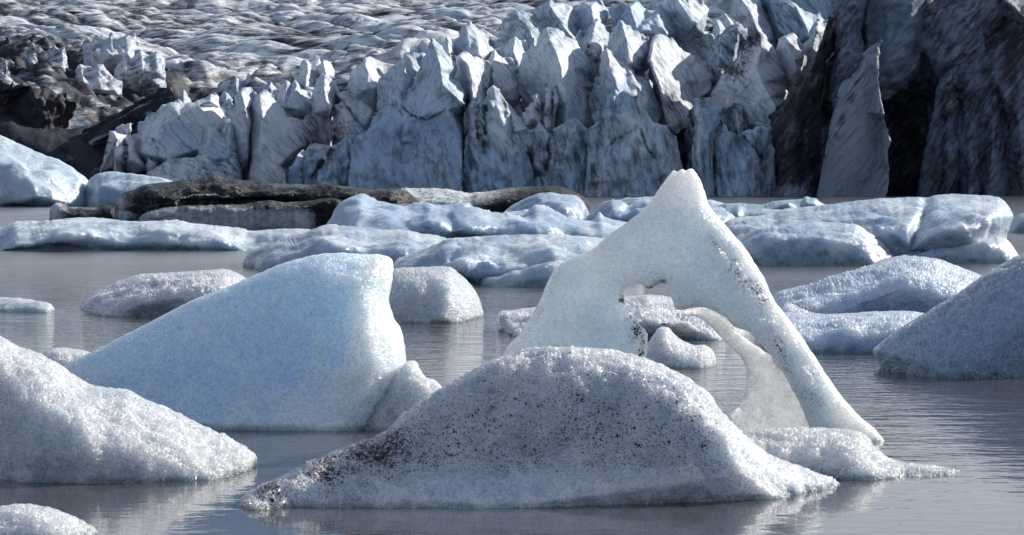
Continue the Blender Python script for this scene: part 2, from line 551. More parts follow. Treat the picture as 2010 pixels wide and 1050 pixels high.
        for f in r[2]:
            if len(f) != 3:
                continue
            a, b, c = vv[list(f)]
            den = (b[1] - c[1]) * (a[0] - c[0]) + (c[0] - b[0]) * (a[1] - c[1])
            if abs(den) < 1e-9:
                continue
            l1 = ((b[1] - c[1]) * (px - c[0]) + (c[0] - b[0]) * (py - c[1])) / den
            l2 = ((c[1] - a[1]) * (px - c[0]) + (a[0] - c[0]) * (py - c[1])) / den
            l3 = 1 - l1 - l2
            ok = (l1 > -1e-6) & (l2 > -1e-6) & (l3 > -1e-6)
            lin[ok] = (l1 * zz[f[0]] + l2 * zz[f[1]] + l3 * zz[f[2]])[ok]
            done |= ok
        if (~done).any():
            vn = np.array(V)
            dn = ((PP[~done][:, None, :] - vn[None]) ** 2).sum(-1).argmin(1)
            lin[~done] = np.array(Z)[dn]
    span = max(low - raw[:, 1].min(), 1)
    off = T * prof + lin + lean * np.clip((py - raw[:, 1].min()) / span, 0, 1) * np.minimum(1, tt * 3)
    if planes:
        ang, st_ = planes[0], planes[1]
        ca, sa = math.cos(ang), math.sin(ang)
        u, v = px * ca + py * sa, -px * sa + py * ca
        for cell, am in planes[2:]:
            off = off + am * facet_noise(u / (cell * st_), v / cell, seed + cell) * np.clip(rd / (cell * 0.35), 0, 1)
    if blur:
        g = np.zeros((ny, nx)); w = used.astype(float)
        g[used] = off
        for _ in range(blur):
            sg, sw = g.copy(), w * 1.0
            for ax, sh in ((0, 1), (0, -1), (1, 1), (1, -1)):
                sg += np.roll(g * w, sh, ax)
                sw += np.roll(w, sh, ax)
            g = np.where(used, sg / np.maximum(sw, 1e-9), 0)
        off = np.where(eg, off, g[used])
    offb = -(Tb * prof + rear * np.maximum(lin, 0)) + np.where(eg, 0, 0) + np.minimum(lin, 0)
    front = to_world(px, py, Dc - off)
    inner = ~eg
    back = to_world(px[inner], py[inner], Dc - offb[inner])
    # quads
    ii = np.argwhere(keep)
    a = idx[ii[:, 0], ii[:, 1]]; b = idx[ii[:, 0], ii[:, 1] + 1]
    c = idx[ii[:, 0] + 1, ii[:, 1] + 1]; d = idx[ii[:, 0] + 1, ii[:, 1]]
    fq = np.stack([a, d, c, b], -1)
    bm = np.arange(len(px))
    bm[inner] = len(px) + np.arange(inner.sum())
    bq = bm[np.stack([a, b, c, d], -1)]
    # back quads that have no inner vertex would coincide with the front ones
    flat = (~inner[np.stack([a, b, c, d], -1)]).all(1)
    quads = np.concatenate([fq, bq[~flat]])
    co = np.concatenate([front, back])
    # displacement along the normals
    e1 = co[quads[:, 2]] - co[quads[:, 0]]
    e2 = co[quads[:, 3]] - co[quads[:, 1]]
    fn = np.cross(e1, e2)
    vn = np.zeros_like(co)
    for k in range(4):
        np.add.at(vn, quads[:, k], fn)
    vn /= np.maximum(np.linalg.norm(vn, axis=1), 1e-12)[:, None]
    damp = np.clip(rd / (4 * s), 0.0, 1)
    damp = np.concatenate([damp, damp[inner]])
    damp[:len(px)][eg] = 0
    disp = np.zeros(len(co))
    for k, (wl, am) in enumerate(noise):
        q = co / wl * np.array(stretch) + seed * 5.31 + 11 * k
        disp += am * fbm(q, 3, ridged)
    if creases:                                  # planes that meet along creases
        wl, am = creases
        disp += am * (np.abs(perlin(co / wl + seed * 3.1)) * 2 + np.abs(perlin(co / wl * 2.3 + seed * 1.7)) - 0.8)
    if layers:                                   # tilted ice layers weathered to grooves
        ang, wa, wb, am = layers
        u = co[:, 0] * math.cos(ang) - co[:, 2] * math.sin(ang)
        v = co[:, 0] * math.sin(ang) + co[:, 2] * math.cos(ang)
        q = np.stack([u / wb, v / wa, co[:, 1] / wb + seed], -1)
        disp += am * (fbm(q, 3, True) - 0.3) * np.clip(0.5 + 1.2 * perlin(co / 6.0 + seed), 0.1, 1)
    crystal = (mat in (M['near'], M['wedge'], M['arch'], M['dirty'], M['floe'], M['dusk']) and D_is_front) if crystal is None else crystal
    if crystal:
        disp += np.random.default_rng(seed).normal(size=len(co)) * (0.0055 if D < 40 else 0.010) * (0.6 if mat is M['arch'] else 1)
    co = co + vn * (disp * damp)[:, None]
    # attributes
    AX, AY = np.concatenate([px, px[inner]]), np.concatenate([py, py[inner]])
    at = {}
    for k, fnc in (('dirt', dirt_and_shade), ('white', white), ('blue', blue)):
        if fnc is not None:
            v = fnc(AX, AY) if callable(fnc) else np.full(len(AX), float(fnc))
            at[k] = np.clip(v, 0, 1.5)
        elif k == 'white':
            at[k] = np.full(len(AX), 0.5)
    cxm = 0.5 * (raw[:, 0].min() + raw[:, 0].max())
    org = to_world(np.array([cxm]), np.array([0.0]), np.array([Dc]))[0]
    org[2] = 0.0
    return link_mesh(name, co, quads, mat, parent, org, at, not crystal)

# ------------------------------------------------------------------ water
def build_water():
    ys = np.concatenate([np.linspace(2, 60, 60), np.linspace(62, 540, 120), np.linspace(600, 3000, 12)])
    xs = np.linspace(-1, 1, 41)
    X = xs[None, :] * (40 + 0.5 * ys[:, None])
    co = np.stack([X, np.repeat(ys[:, None], 41, 1), np.zeros_like(X)], -1).reshape(-1, 3)
    i = np.arange(len(ys) * 41).reshape(len(ys), 41)
    q = np.stack([i[:-1, :-1], i[:-1, 1:], i[1:, 1:], i[1:, :-1]], -1).reshape(-1, 4)
    o = link_mesh('lagoon_water', co, q, M['water'])
    tag(o, 'grey murky glacial lagoon water rippling between the icebergs', None, None, 'structure')
build_water()

# ------------------------------------------------------------------ glacier
glacier = bpy.data.objects.new('glacier', None)
SC.collection.objects.link(glacier)
glacier.location = (0, 530, 0)
tag(glacier, 'crevassed glacier front of jagged ice towers rising behind the lagoon', None, None, 'structure')

KX = np.array([-250, 0, 150, 300, 450, 600, 750, 900, 1100, 1300, 1500, 1700, 2300], float)
KD = np.array([526, 545, 575, 620, 700, 850, 1100, 1500, 1900], float)
KP = np.array([
    [420] * 13,
    [250, 250, 285, 340, 360, 360, 360, 360, 360, 360, 360, 360, 360],
    [175, 175, 200, 240, 250, 240, 230, 215, 200, 180, 165, 160, 160],
    [105, 112, 130, 158, 150, 142, 128, 105, 85, 70, 45, 30, 20],
    [55, 62, 85, 105, 98, 92, 82, 66, 46, 28, 0, -20, -30],
    [8, 14, 34, 48, 44, 40, 36, 26, 10, -8, -28, -45, -50],
    [-28, -24, -14, -8, -8, -10, -12, -18, -26, -36, -50, -60, -60],
    [-50] * 13, [-55] * 13], float)

def terrain_py(px, D):
    i = np.clip(np.searchsorted(KD, D) - 1, 0, len(KD) - 2)
    f = np.clip((D - KD[i]) / (KD[i + 1] - KD[i]), 0, 1)
    rows = np.array([np.interp(px, KX, KP[k]) for k in range(len(KD))])
    n = np.arange(len(px))
    return rows[i, n] * (1 - f) + rows[i + 1, n] * f

def build_plateau():
    pxs = np.concatenate([np.arange(-2000, -240, 16.0), np.arange(-240, 2300, 4.0), np.arange(2300, 4000, 16.0)])
    Ds = [526.0]
    while Ds[-1] < 1500:
        Ds.append(Ds[-1] * (1.0012 if Ds[-1] < 1000 else 1.004))
    Ds = np.array(Ds)
    PX, DD = np.meshgrid(pxs, Ds)
    px, D = PX.ravel(), DD.ravel()
    co = to_world(px, terrain_py(px, D), D)
    X, Y = co[:, 0], co[:, 1]
    far = np.clip((D - 545) / 60, 0, 1)
    z3 = np.full(len(X), 0.3)
    lx = np.clip((430 - px) / 280, 0, 1)
    swell = fbm(np.stack([X / 30, Y / 60, z3], -1), 2) * 3.0
    m1 = np.abs(perlin(np.stack([X / 17 + 0.02 * Y, Y / 30, z3 + 4], -1)))
    m2 = np.abs(perlin(np.stack([X / 8 + 0.03 * Y, Y / 11, z3 + 7], -1)))
    m3 = np.abs(perlin(np.stack([X / 3.6 + 0.05 * Y, Y / 5, z3 + 9], -1)))
    calm = np.clip(0.7 + 1.2 * perlin(np.stack([X / 45, Y / 90, z3 + 31], -1)), 0.25, 1.4)
    m2, m3 = m2 * calm, m3 * calm
    mounds = m1 * 4.6 + m2 * 1.3 + m3 * 0.55
    ridge = fbm(np.stack([X / 9, Y / 16, z3 + 12], -1), 4, True) * 3.2 * lx * np.clip((760 - D) / 120, 0, 1)
    crev = np.maximum(0, fbm(np.stack([X / 40 + 0.03 * Y, Y / 9, z3 + 2], -1), 2, True) - 0.5) * 9
    broken = np.clip((735 - D) / 120, 0, 1) * np.clip((D - 548) / 20, 0, 1)
    blocks = facet_noise(X / 7.0 + 0.012 * Y, Y / 9.0, 3) * 2.9 + facet_noise(X / 3.0, Y / 4.2, 8) * 1.6
    co[:, 2] += broken * blocks
    co[:, 2] += (swell + mounds - 1.6 + ridge - crev) * (0.3 + 0.7 * far)
    dn = fbm(np.stack([X / 9, Y / 30, z3 + 3], -1), 3) * 0.5
    hollow = np.clip(0.30 - m1, 0, 1) * 1.2 + np.clip(0.25 - m2, 0, 1) * 0.9
    dirt_and_shade = 0.02 + 0.45 * fbm(np.stack([X / 70 + 0.02 * Y, Y / 160, z3 + 21], -1), 3) + hollow + 0.45 * lx * np.clip((780 - D) / 160, 0.3, 1) + dn * 0.6 + 0.35 * np.clip((px - 1560) / 100, 0, 1)
    dirt_and_shade = np.where(D < 556, 1.2, dirt_and_shade)  # front slope under the seracs darkened in colour for shade and dirt
    i = np.arange(len(px)).reshape(PX.shape)
    q = np.stack([i[:-1, :-1], i[:-1, 1:], i[1:, 1:], i[1:, :-1]], -1).reshape(-1, 4)
    o = link_mesh('ice_plateau', co, q, M['plateau'], glacier, (0, 530, 0), {'dirt': np.clip(dirt_and_shade, 0, 1.3), 'blue': np.clip(-dn, 0, 1)})
build_plateau()

SER_NOISE = ((7.0, 0.30), (2.0, 0.13), (0.6, 0.05))
def serac(outline, D, ctrl=(), mat='glacier', T=0.3, R=4, dirt_and_shade=0.1, blue=0.2, seed=None, label=None, lean=0.0, Tb=2.5, jit=(2.6, 9), noise=SER_NOISE, stretch=(1, 1, 0.7), s=2.2, name='serac', steep=2.2, layers='auto', creases=None, planes='auto', jag=0.13):
    serac.n += 1
    if layers == 'auto':
        layers = (math.radians(RNG.uniform(35, 62) * (1 if mat == 'glacier' else -1)), 1.0, 9.0, 0.34)
    if planes == 'auto':
        planes = (math.radians(RNG.uniform(40, 75) * (1 if mat != 'glacier_dark' else -1)), 1.8, (30, 1.5), (13, 0.75), (6, 0.28))
    if mat == 'glacier_wall' and steep > 2:
        steep = 0.9
    lowest = max(p[1] for p in outline)
    if lowest < 345:                       # rooted well down into the ice behind the front rows
        outline = [(p[0], p[1] + 45, *p[2:]) if p[1] > lowest - max(7, 0.3 * (lowest - min(q[1] for q in outline))) else p for p in outline]
    o_ = []
    for k in range(len(outline)):
        a, b_ = np.array((*outline[k], 0)[:3], float), np.array((*outline[(k + 1) % len(outline)], 0)[:3], float)
        o_.append(tuple(a))
        d_ = b_ - a
        ln = np.hypot(d_[0], d_[1])
        if ln > 9 and max(a[1], b_[1]) < 330 and jag:
            for f in sorted(RNG.uniform(.2, .8, 1 if ln < 24 else 2)):
                w = RNG.normal() * min(jag * ln, 4.0)
                o_.append((a[0] + d_[0] * f - d_[1] / ln * w, a[1] + d_[1] * f + d_[0] / ln * w, a[2] + d_[2] * f))
    outline = o_
    D += max(0.0, steep - 1.35) * max([p[2] for c in ctrl for p in c] + [0])
    ctrl = [[(p[0], p[1], p[2] * steep) for p in c] for c in ctrl]
    if name == 'serac':
        name = {'glacier_dark': 'ice_cliff', 'glacier_wall': 'ice_wall'}.get(mat, name)
    o = relief(name, outline, D, T, M[mat], glacier, R=R, ctrl=ctrl, s=s, closed=True, curved=False, noise=noise, stretch=stretch, ridged=False, layers=layers, creases=creases, planes=planes,
               jit=jit, Tb=Tb, dirt_and_shade=dirt_and_shade, blue=blue, seed=serac.n if seed is None else seed, D_is_front=False, lean=lean)
    if label:
        o['label'] = label
    return o
serac.n = 0

def noisy(base, amp, wl):
    return lambda x, y: base + amp * fbm(np.stack([x / wl, y / wl, np.full(len(x), 2.2 + base)], -1), 3)

# --- right-hand dirty cliff
serac([(1625, -70), (2120, -70), (2120, 400), (1600, 400), (1600, 300), (1612, 200), (1628, 100), (1640, 30)], 532,
      [[(1720, 20, 4), (1722, 140, 3)], [(1800, 10, 5), (1815, 100, 4), (1760, 150, 1)], [(1750, 230, -3), (1770, 330, -4), (1800, 385, -4)],
       [(1830, 190, 1), (1800, 260, -4), (1830, 340, -4)], [(1850, 120, 7), (1900, 40, 8), (1950, -20, 8)], [(1950, 140, 6), (1990, 80, 3), (2040, 60, 7)]],
      'glacier_dark', T=2, R=20, planes=(-.9, 2, (60, 2.2), (22, .9), (9, .35)), dirt_and_shade=lambda x, y: 0.26 + 0.22 * np.clip((y - 120) / 100, 0, 1) * np.clip((1850 - x) / 60, 0, 1) + 0.35 * np.clip(1 - np.abs((x - 1560) - (y * -1.0 + 250)) / 90, 0, 1)  # darker again over the cave, low on the left
      + 0.3 * fbm(np.stack([x / 60, y / 60, x * 0], -1), 3) - 0.35 * near_line(x, y, [(1770, 10), (1765, 110)], 38),
      blue=0.4, Tb=4, noise=((9, 1.4), (3, 0.6), (0.8, 0.16)), label='tall ash-dark ice cliff at the right end of the glacier front')
serac([(1836, 180), (1866, 130), (1905, 118), (1925, 70), (1960, 60), (1975, 40), (2010, 45), (2120, 40), (2120, 400), (1796, 400), (1808, 330), (1824, 250)], 522,
      [[(1868, 160, 3), (1862, 260, 5), (1858, 390, 5)], [(1885, 200, 1), (1882, 390, 1.5)], [(1908, 180, 5), (1905, 300, 6), (1902, 390, 6)], [(1925, 200, 2), (1928, 390, 2.5)],
       [(1955, 160, 6), (1948, 280, 6), (1940, 390, 6)], [(1970, 230, 1.5), (1985, 390, 2)], [(2010, 120, 6), (2000, 240, 7), (2010, 390, 5)]],
      'glacier_dark', T=1.0, R=10, steep=1.0, planes=(-1.2, 2.5, (50, 2.0), (20, .9), (9, .35)), dirt_and_shade=lambda x, y: 0.25 + 0.45 * fbm(np.stack([x / 34, y / 80, x * 0 + 5], -1), 3) + 0.3 * np.clip((200 - y) / 120, 0, 1), blue=0.6, Tb=5, noise=((5, 0.9), (1.6, 0.35), (0.5, 0.1)))
serac([(1690, -60), (1822, -60), (1818, 30), (1808, 90), (1780, 130), (1745, 150), (1722, 145), (1700, 100)], 526, [[(1740, 0, 2), (1745, 120, 3)], [(1790, 10, 2.5), (1775, 110, 3)]],
      'glacier_dark', T=1, dirt_and_shade=0.0, blue=0.6, Tb=3)
serac([(1632, -60), (1700, -60), (1705, -5), (1690, 60), (1700, 100), (1680, 160), (1640, 230), (1612, 330), (1600, 300), (1610, 200), (1622, 120), (1632, 50)], 524,
      [[(1660, 0, 2), (1650, 100, 3), (1632, 200, 3)]], 'glacier_dark', T=1, dirt_and_shade=lambda x, y: 0.25 + 0.5 * near_line(x, y, [(1628, 60), (1612, 220)], 16), blue=0.5, Tb=3)
serac([(1628, 32), (1636, 34), (1634, 90), (1622, 130), (1614, 200), (1610, 300), (1622, 400), (1512, 400), (1524, 350), (1520, 300), (1511, 250), (1518, 218), (1545, 190), (1566, 150), (1600, 108)], 516,
      [[(1615, 80, 1), (1585, 150, 3), (1560, 230, 5), (1555, 300, 6), (1570, 395, 7)], [(1545, 205, 3), (1528, 250, 4), (1535, 320, 5), (1540, 395, 6)], [(1600, 170, 1), (1592, 260, 2), (1600, 395, 4)]],
      'glacier_dark', T=1, dirt_and_shade=lambda x, y: 0.62 + 0.5 * fbm(np.stack([(x + 0.5 * y) / 14, (y - x) / 70, x * 0 + 1], -1), 3) - 0.5 * np.clip((y - 350) / 30, 0, 1), blue=0.2,
      noise=((5, 1.0), (1.5, 0.5), (0.5, 0.12)), label='dark ash-streaked ice fin leaning up to the right')
serac([(1731, 74, .5), (1725, 92, 1), (1725, 140, 3), (1730, 195, 4.5), (1737, 242, 6), (1751, 278, 7.5), (1742, 296, 7.5), (1746, 350, 8), (1736, 400, 8), (1600, 400), (1612, 335), (1625, 272), (1640, 210), (1652, 160), (1680, 140), (1690, 106), (1708, 92)], 506,
      [[(1700, 110, 1.5), (1692, 160, 2.5), (1668, 220, 3.5), (1640, 290, 4), (1630, 395, 4)], [(1712, 150, 1.8), (1700, 220, 2.4), (1690, 300, 3.5), (1685, 395, 3.5)], [(1728, 240, 1), (1725, 320, 2.5)]],
      'glacier_dark', T=0.8, R=8, dirt_and_shade=lambda x, y: 0.02 + 0.4 * near_line(x, y, [(1690, 110), (1672, 200), (1640, 270)], 10), blue=0.0, Tb=3, noise=((6, 0.4), (1.6, 0.2), (0.5, 0.05)), steep=1.0, planes=(1.3, 3, (30, .25)), layers=(1.2, 2, 12, 0.15), jit=(2, 10),
      label='grey-blue ice spire with a sharp pointed tip before the dark cliff')

# --- hand-surveyed seracs, back rows first
serac([(1480, -60), (1645, -60), (1645, 60), (1600, 115), (1575, 100), (1540, 75), (1520, 85), (1505, 40), (1490, 10)], 566, [[(1510, 0, 2), (1530, 60, 4)], [(1560, -10, 1), (1570, 80, 5)], [(1562, 15, 4), (1590, 70, 5)]], T=1, dirt_and_shade=0.25, blue=0.5)
serac([(1380, -40), (1440, -55), (1490, -30), (1500, 20), (1518, 50), (1532, 90), (1525, 120), (1495, 110), (1470, 80), (1450, 45), (1420, 20), (1390, 10)], 560, [[(1440, -20, 2), (1475, 30, 6), (1500, 90, 9)]], dirt_and_shade=0.15, blue=0.1)
serac([(1290, 10), (1330, -20), (1372, -10), (1392, 20), (1400, 60), (1385, 90), (1340, 70), (1310, 60)], 575, [[(1330, 0, 3), (1362, 50, 6)]], dirt_and_shade=0.15)
serac([(1195, 20), (1215, 5), (1250, 2), (1275, 25), (1300, 18), (1325, 45), (1322, 70), (1285, 80), (1240, 75), (1210, 60)], 572, [[(1235, 12, 4), (1250, 60, 7)], [(1290, 30, 4), (1305, 70, 7)]], dirt_and_shade=0.05, blue=0.4)
serac([(1125, 30), (1140, 5), (1180, 0), (1195, 30), (1185, 60), (1150, 75), (1128, 60)], 575, [[(1160, 12, 3), (1165, 55, 6)]], dirt_and_shade=0.05, blue=0.3)
serac([(1040, 20), (1080, 0), (1120, 10), (1150, 45), (1160, 80), (1100, 90), (1050, 80)], 572, [[(1080, 15, 4), (1105, 50, 7), (1130, 85, 8)]], dirt_and_shade=0.2)
serac([(985, 40), (1010, 20), (1045, 28), (1075, 45), (1090, 65), (1070, 110), (1010, 110), (980, 100)], 566, [[(1020, 35, 2), (1040, 60, 5), (1050, 100, 6)]], dirt_and_shade=0.25)
serac([(900, 62), (905, 50), (930, 48), (950, 62), (975, 80), (970, 130), (930, 120), (895, 120), (885, 90)], 552, [[(915, 55, 2), (920, 110, 5)], [(935, 60, 2), (942, 110, 5)]], dirt_and_shade=0.05, label='row of sunlit rounded ice fingers behind the pyramid')
serac([(865, 95), (876, 72), (888, 80), (892, 110), (880, 125)], 545, [[(877, 80, 2), (882, 115, 4)]], dirt_and_shade=0.0)
serac([(1130, 70), (1158, 50), (1172, 35), (1185, 48), (1195, 70), (1185, 100), (1150, 95)], 556, [[(1168, 45, 2), (1160, 80, 6)], [(1180, 60, 2), (1178, 90, 5)]], dirt_and_shade=0.05)
serac([(1155, 80), (1175, 78), (1190, 76), (1186, 100), (1174, 118), (1170, 140), (1163, 120)], 548, [[(1158, 82, 3), (1168, 115, 4)]], dirt_and_shade=0.0, blue=0.0)
serac([(985, 112), (1000, 80), (1013, 72), (1030, 78), (1048, 73), (1046, 92), (1032, 120), (1020, 135), (995, 130)], 552, [[(1010, 78, 2), (1006, 100, 4), (1012, 120, 5)]], dirt_and_shade=0.0, blue=0.2)
serac([(958, 118), (965, 105), (971, 98), (985, 112), (1000, 112), (1014, 128), (1027, 162), (1032, 200), (990, 210), (962, 180)], 540, [[(970, 104, 2), (967, 130, 5), (972, 190, 7)]], dirt_and_shade=0.12, blue=0.1)
serac([(1070, 55), (1085, 54), (1105, 62), (1132, 80), (1150, 106), (1161, 122), (1167, 150), (1160, 182), (1158, 205), (1159, 275), (1050, 275), (1038, 220), (1024, 192), (1010, 180), (1015, 150), (1025, 116), (1040, 95), (1058, 70)], 536,
      [[(1073, 62, 1), (1078, 80, 3), (1091, 102, 5), (1100, 128, 6.5), (1104, 165, 7.5), (1112, 215, 8.5), (1118, 270, 9)], [(1050, 100, 1), (1058, 140, 2), (1056, 190, 1.5)], [(1075, 130, 4.5), (1072, 185, 5)], [(1130, 130, 3.5), (1140, 170, 3)], [(1150, 190, 3), (1148, 240, 5)]],
      dirt_and_shade=0.12, blue=0.15, planes=(1.1, 2.2, (26, .45), (10, .25)), label='broad ice peak, left flank in blue shade, right flank sunlit')
serac([(1385, 112), (1404, 75), (1430, 52), (1450, 44), (1466, 55), (1472, 72), (1456, 110), (1430, 150), (1395, 150)], 548, [[(1415, 70, 3), (1412, 140, 5)], [(1450, 55, 3), (1440, 120, 4)]], dirt_and_shade=0.35, blue=0.4)
serac([(1282, 72), (1300, 66), (1330, 88), (1366, 110), (1386, 121), (1402, 152), (1396, 178), (1376, 190), (1352, 216), (1346, 240), (1330, 262), (1300, 262), (1296, 200), (1288, 168), (1272, 150), (1268, 115), (1274, 88)], 538,
      [[(1280, 85, 3), (1275, 120, 5), (1292, 165, 7), (1302, 200, 7.5), (1315, 250, 8)], [(1335, 110, 1), (1345, 160, 2)]],
      dirt_and_shade=lambda x, y: 0.08 + 0.45 * near_line(x, y, [(1308, 180), (1330, 240)], 18), blue=0.0, planes=(1.1, 2.2, (26, .45), (10, .25)), label='wide smooth sunlit ice slab sloping down to the right')
serac([(1216, 39), (1228, 48), (1243, 60), (1262, 66), (1278, 70), (1275, 100), (1262, 130), (1240, 135), (1215, 125), (1188, 105), (1195, 80)], 540, [[(1221, 46, 1.5), (1228, 75, 4), (1235, 125, 6)], [(1255, 72, 1), (1256, 110, 3)]], dirt_and_shade=0.1, blue=0.2)
serac([(1190, 94), (1206, 110), (1216, 118), (1236, 126), (1246, 140), (1262, 150), (1278, 168), (1300, 215), (1300, 262), (1158, 275), (1159, 230), (1164, 180), (1176, 138)], 530,
      [[(1191, 100, 1), (1196, 135, 3), (1208, 165, 4.5), (1218, 190, 5.5), (1220, 250, 6)], [(1235, 132, 1), (1250, 170, 3), (1268, 200, 2.5)]], dirt_and_shade=0.12, blue=0.2)
serac([(1486, 57), (1499, 74), (1518, 90), (1530, 113), (1543, 128), (1551, 160), (1547, 182), (1529, 205), (1535, 250), (1500, 262), (1420, 262), (1400, 215), (1384, 194), (1405, 166), (1428, 133), (1450, 110), (1470, 82)], 532,
      [[(1494, 72, 1), (1495, 100, 3), (1484, 130, 4.5), (1496, 162, 6), (1512, 190, 7.5), (1524, 210, 8), (1520, 250, 8)], [(1455, 120, 2), (1440, 160, 3.5), (1450, 240, 6)]],
      dirt_and_shade=lambda x, y: 0.08 + 0.7 * near_line(x, y, [(1484, 66), (1462, 110), (1432, 145)], 20), blue=0.1, planes=(1.1, 2.2, (26, .45), (10, .25)), label='bright sunlit ice blade with a dark dirty crest')
serac([(1528, 84), (1540, 70), (1553, 65), (1571, 80), (1587, 108), (1572, 142), (1552, 165), (1535, 150), (1524, 110)], 538, [[(1542, 74, 1.5), (1548, 96, 3.5), (1560, 117, 5), (1566, 140, 5)]], dirt_and_shade=0.05, blue=0.1)
serac([(1603, 36), (1612, 40), (1629, 33), (1634, 62), (1604, 112), (1580, 110), (1574, 88), (1590, 60)], 546, [[(1603, 45, 3), (1602, 62, 4), (1594, 92, 5)]], dirt_and_shade=0.0, blue=0.1)
# centre: pyramid and its neighbours
serac([(740, 172), (760, 140), (776, 125), (790, 112), (800, 104), (815, 98), (830, 80), (842, 84), (840, 130), (830, 180), (810, 260), (726, 260), (728, 240), (735, 215)], 530,
      [[(797, 112, 2), (790, 150, 3.5), (788, 180, 4.5), (785, 220, 5)], [(812, 112, 1.5), (806, 150, 2.5)], [(760, 160, 1), (752, 230, 2.5)]], dirt_and_shade=0.12, blue=0.2)
serac([(892, 107), (905, 103), (922, 104), (940, 112), (958, 118), (963, 135), (961, 160), (957, 190), (960, 240), (910, 240), (912, 195), (898, 140)], 530,
      [[(900, 110, 3), (918, 130, 4.5), (924, 160, 5.5), (928, 192, 6), (932, 230, 6)], [(950, 125, 0.5), (950, 200, 1.5)]], dirt_and_shade=0.0, blue=0.0)
serac([(845, 75), (858, 84), (872, 99), (886, 115), (897, 130), (906, 160), (919, 196), (914, 206), (912, 260), (918, 400), (722, 400), (726, 300), (728, 242), (765, 192), (786, 191), (800, 176), (813, 158), (827, 120)], 524,
      [[(847, 82, 0.5), (857, 107, 3), (865, 140, 4.5), (869, 166, 5.5), (882, 180, 6.2), (898, 193, 6.6), (913, 206, 6.6)], [(815, 190, 2.0), (790, 230, 3.0), (760, 240, 3)], [(845, 180, 4.2), (835, 225, 5.2), (800, 240, 4.2)],
       [(840, 236, 4.0), (880, 215, 5.2)], [(860, 300, 7), (820, 330, 7.2), (760, 320, 6.5)], [(905, 270, 5.5), (908, 380, 7)], [(800, 395, 8), (870, 395, 8)]],
      dirt_and_shade=lambda x, y: 0.06 + 0.5 * near_line(x, y, [(793, 212), (805, 225), (835, 235), (860, 225), (885, 205)], 2.5) + 0.55 * near_line(x, y, [(913, 210), (916, 290), (912, 390)], 8), blue=lambda x, y: 0.25 + 0.4 * np.clip((y - 180) / 100, 0, 1),  # the thin arc is an overhang's shade put into the colour
      mat='glacier_wall', planes=(1.1, 2.2, (26, .45), (10, .25)), steep=1.7, label='tall sharp pyramid of ice, its narrow right face sunlit')
serac([(968, 165), (980, 174), (991, 196), (1000, 218), (1010, 242), (1018, 262), (1035, 302), (1058, 362), (1070, 400), (908, 400), (912, 280), (916, 212), (930, 189), (950, 192), (957, 182), (961, 171)], 520,
      [[(968, 172, 0.5), (975, 200, 2), (985, 240, 3), (1000, 300, 4.2), (1015, 395, 5.5)], [(945, 200, 0.8), (940, 300, 2.5), (945, 395, 4)], [(925, 220, 1), (928, 395, 3)]],
      mat='glacier_wall', dirt_and_shade=lambda x, y: 0.1 + 0.5 * near_line(x, y, [(953, 190), (950, 300)], 5) + 0.5 * near_line(x, y, [(935, 195), (938, 270)], 4), blue=lambda x, y: 0.2 + 0.5 * np.clip((y - 260) / 80, 0, 1))
serac([(992, 196), (1003, 210), (1016, 226), (1032, 240), (1052, 250), (1048, 275), (1025, 290), (1008, 262), (998, 225)], 524, [[(994, 202, 2), (1004, 232, 4.5), (1010, 258, 5.5)]], dirt_and_shade=0.0, blue=0.0, Tb=2)
for ol in ([(1044, 186), (1058, 180), (1065, 200), (1061, 210), (1048, 199)], [(1025, 221), (1042, 202), (1058, 207), (1066, 226), (1063, 243), (1048, 247), (1030, 234)],
           [(1064, 222), (1068, 195), (1078, 169), (1084, 176), (1085, 228), (1075, 232)], [(1085, 216), (1088, 174), (1094, 164), (1099, 200), (1093, 229)], [(1064, 232), (1078, 224), (1085, 252), (1075, 262), (1066, 250)]):
    c = np.mean(ol, 0)
    serac(ol, 526, [[(c[0] - 4, c[1] - 10, 1.5), (c[0] - 2, c[1] + 6, 2.4)]], dirt_and_shade=0.05, blue=0.1, T=0.8, R=6, Tb=1.5)
serac([(1008, 246), (1030, 253), (1042, 254), (1057, 240), (1068, 250), (1081, 257), (1105, 243), (1120, 233), (1131, 232), (1145, 245), (1160, 258), (1175, 400), (1040, 400), (1045, 340), (1016, 270)], 521,
      [[(1057, 250, 1), (1050, 300, 2), (1062, 395, 4)], [(1080, 262, 0.5), (1075, 330, 1.8), (1085, 395, 3)], [(1122, 240, 1.5), (1112, 300, 3.4), (1115, 395, 4.5)], [(1150, 300, 1), (1145, 395, 3)]],
      mat='glacier_wall', dirt_and_shade=lambda x, y: 0.22 + 0.5 * near_line(x, y, [(1080, 262), (1072, 330)], 6) + 0.4 * near_line(x, y, [(1035, 290), (1070, 390)], 9), blue=0.35)
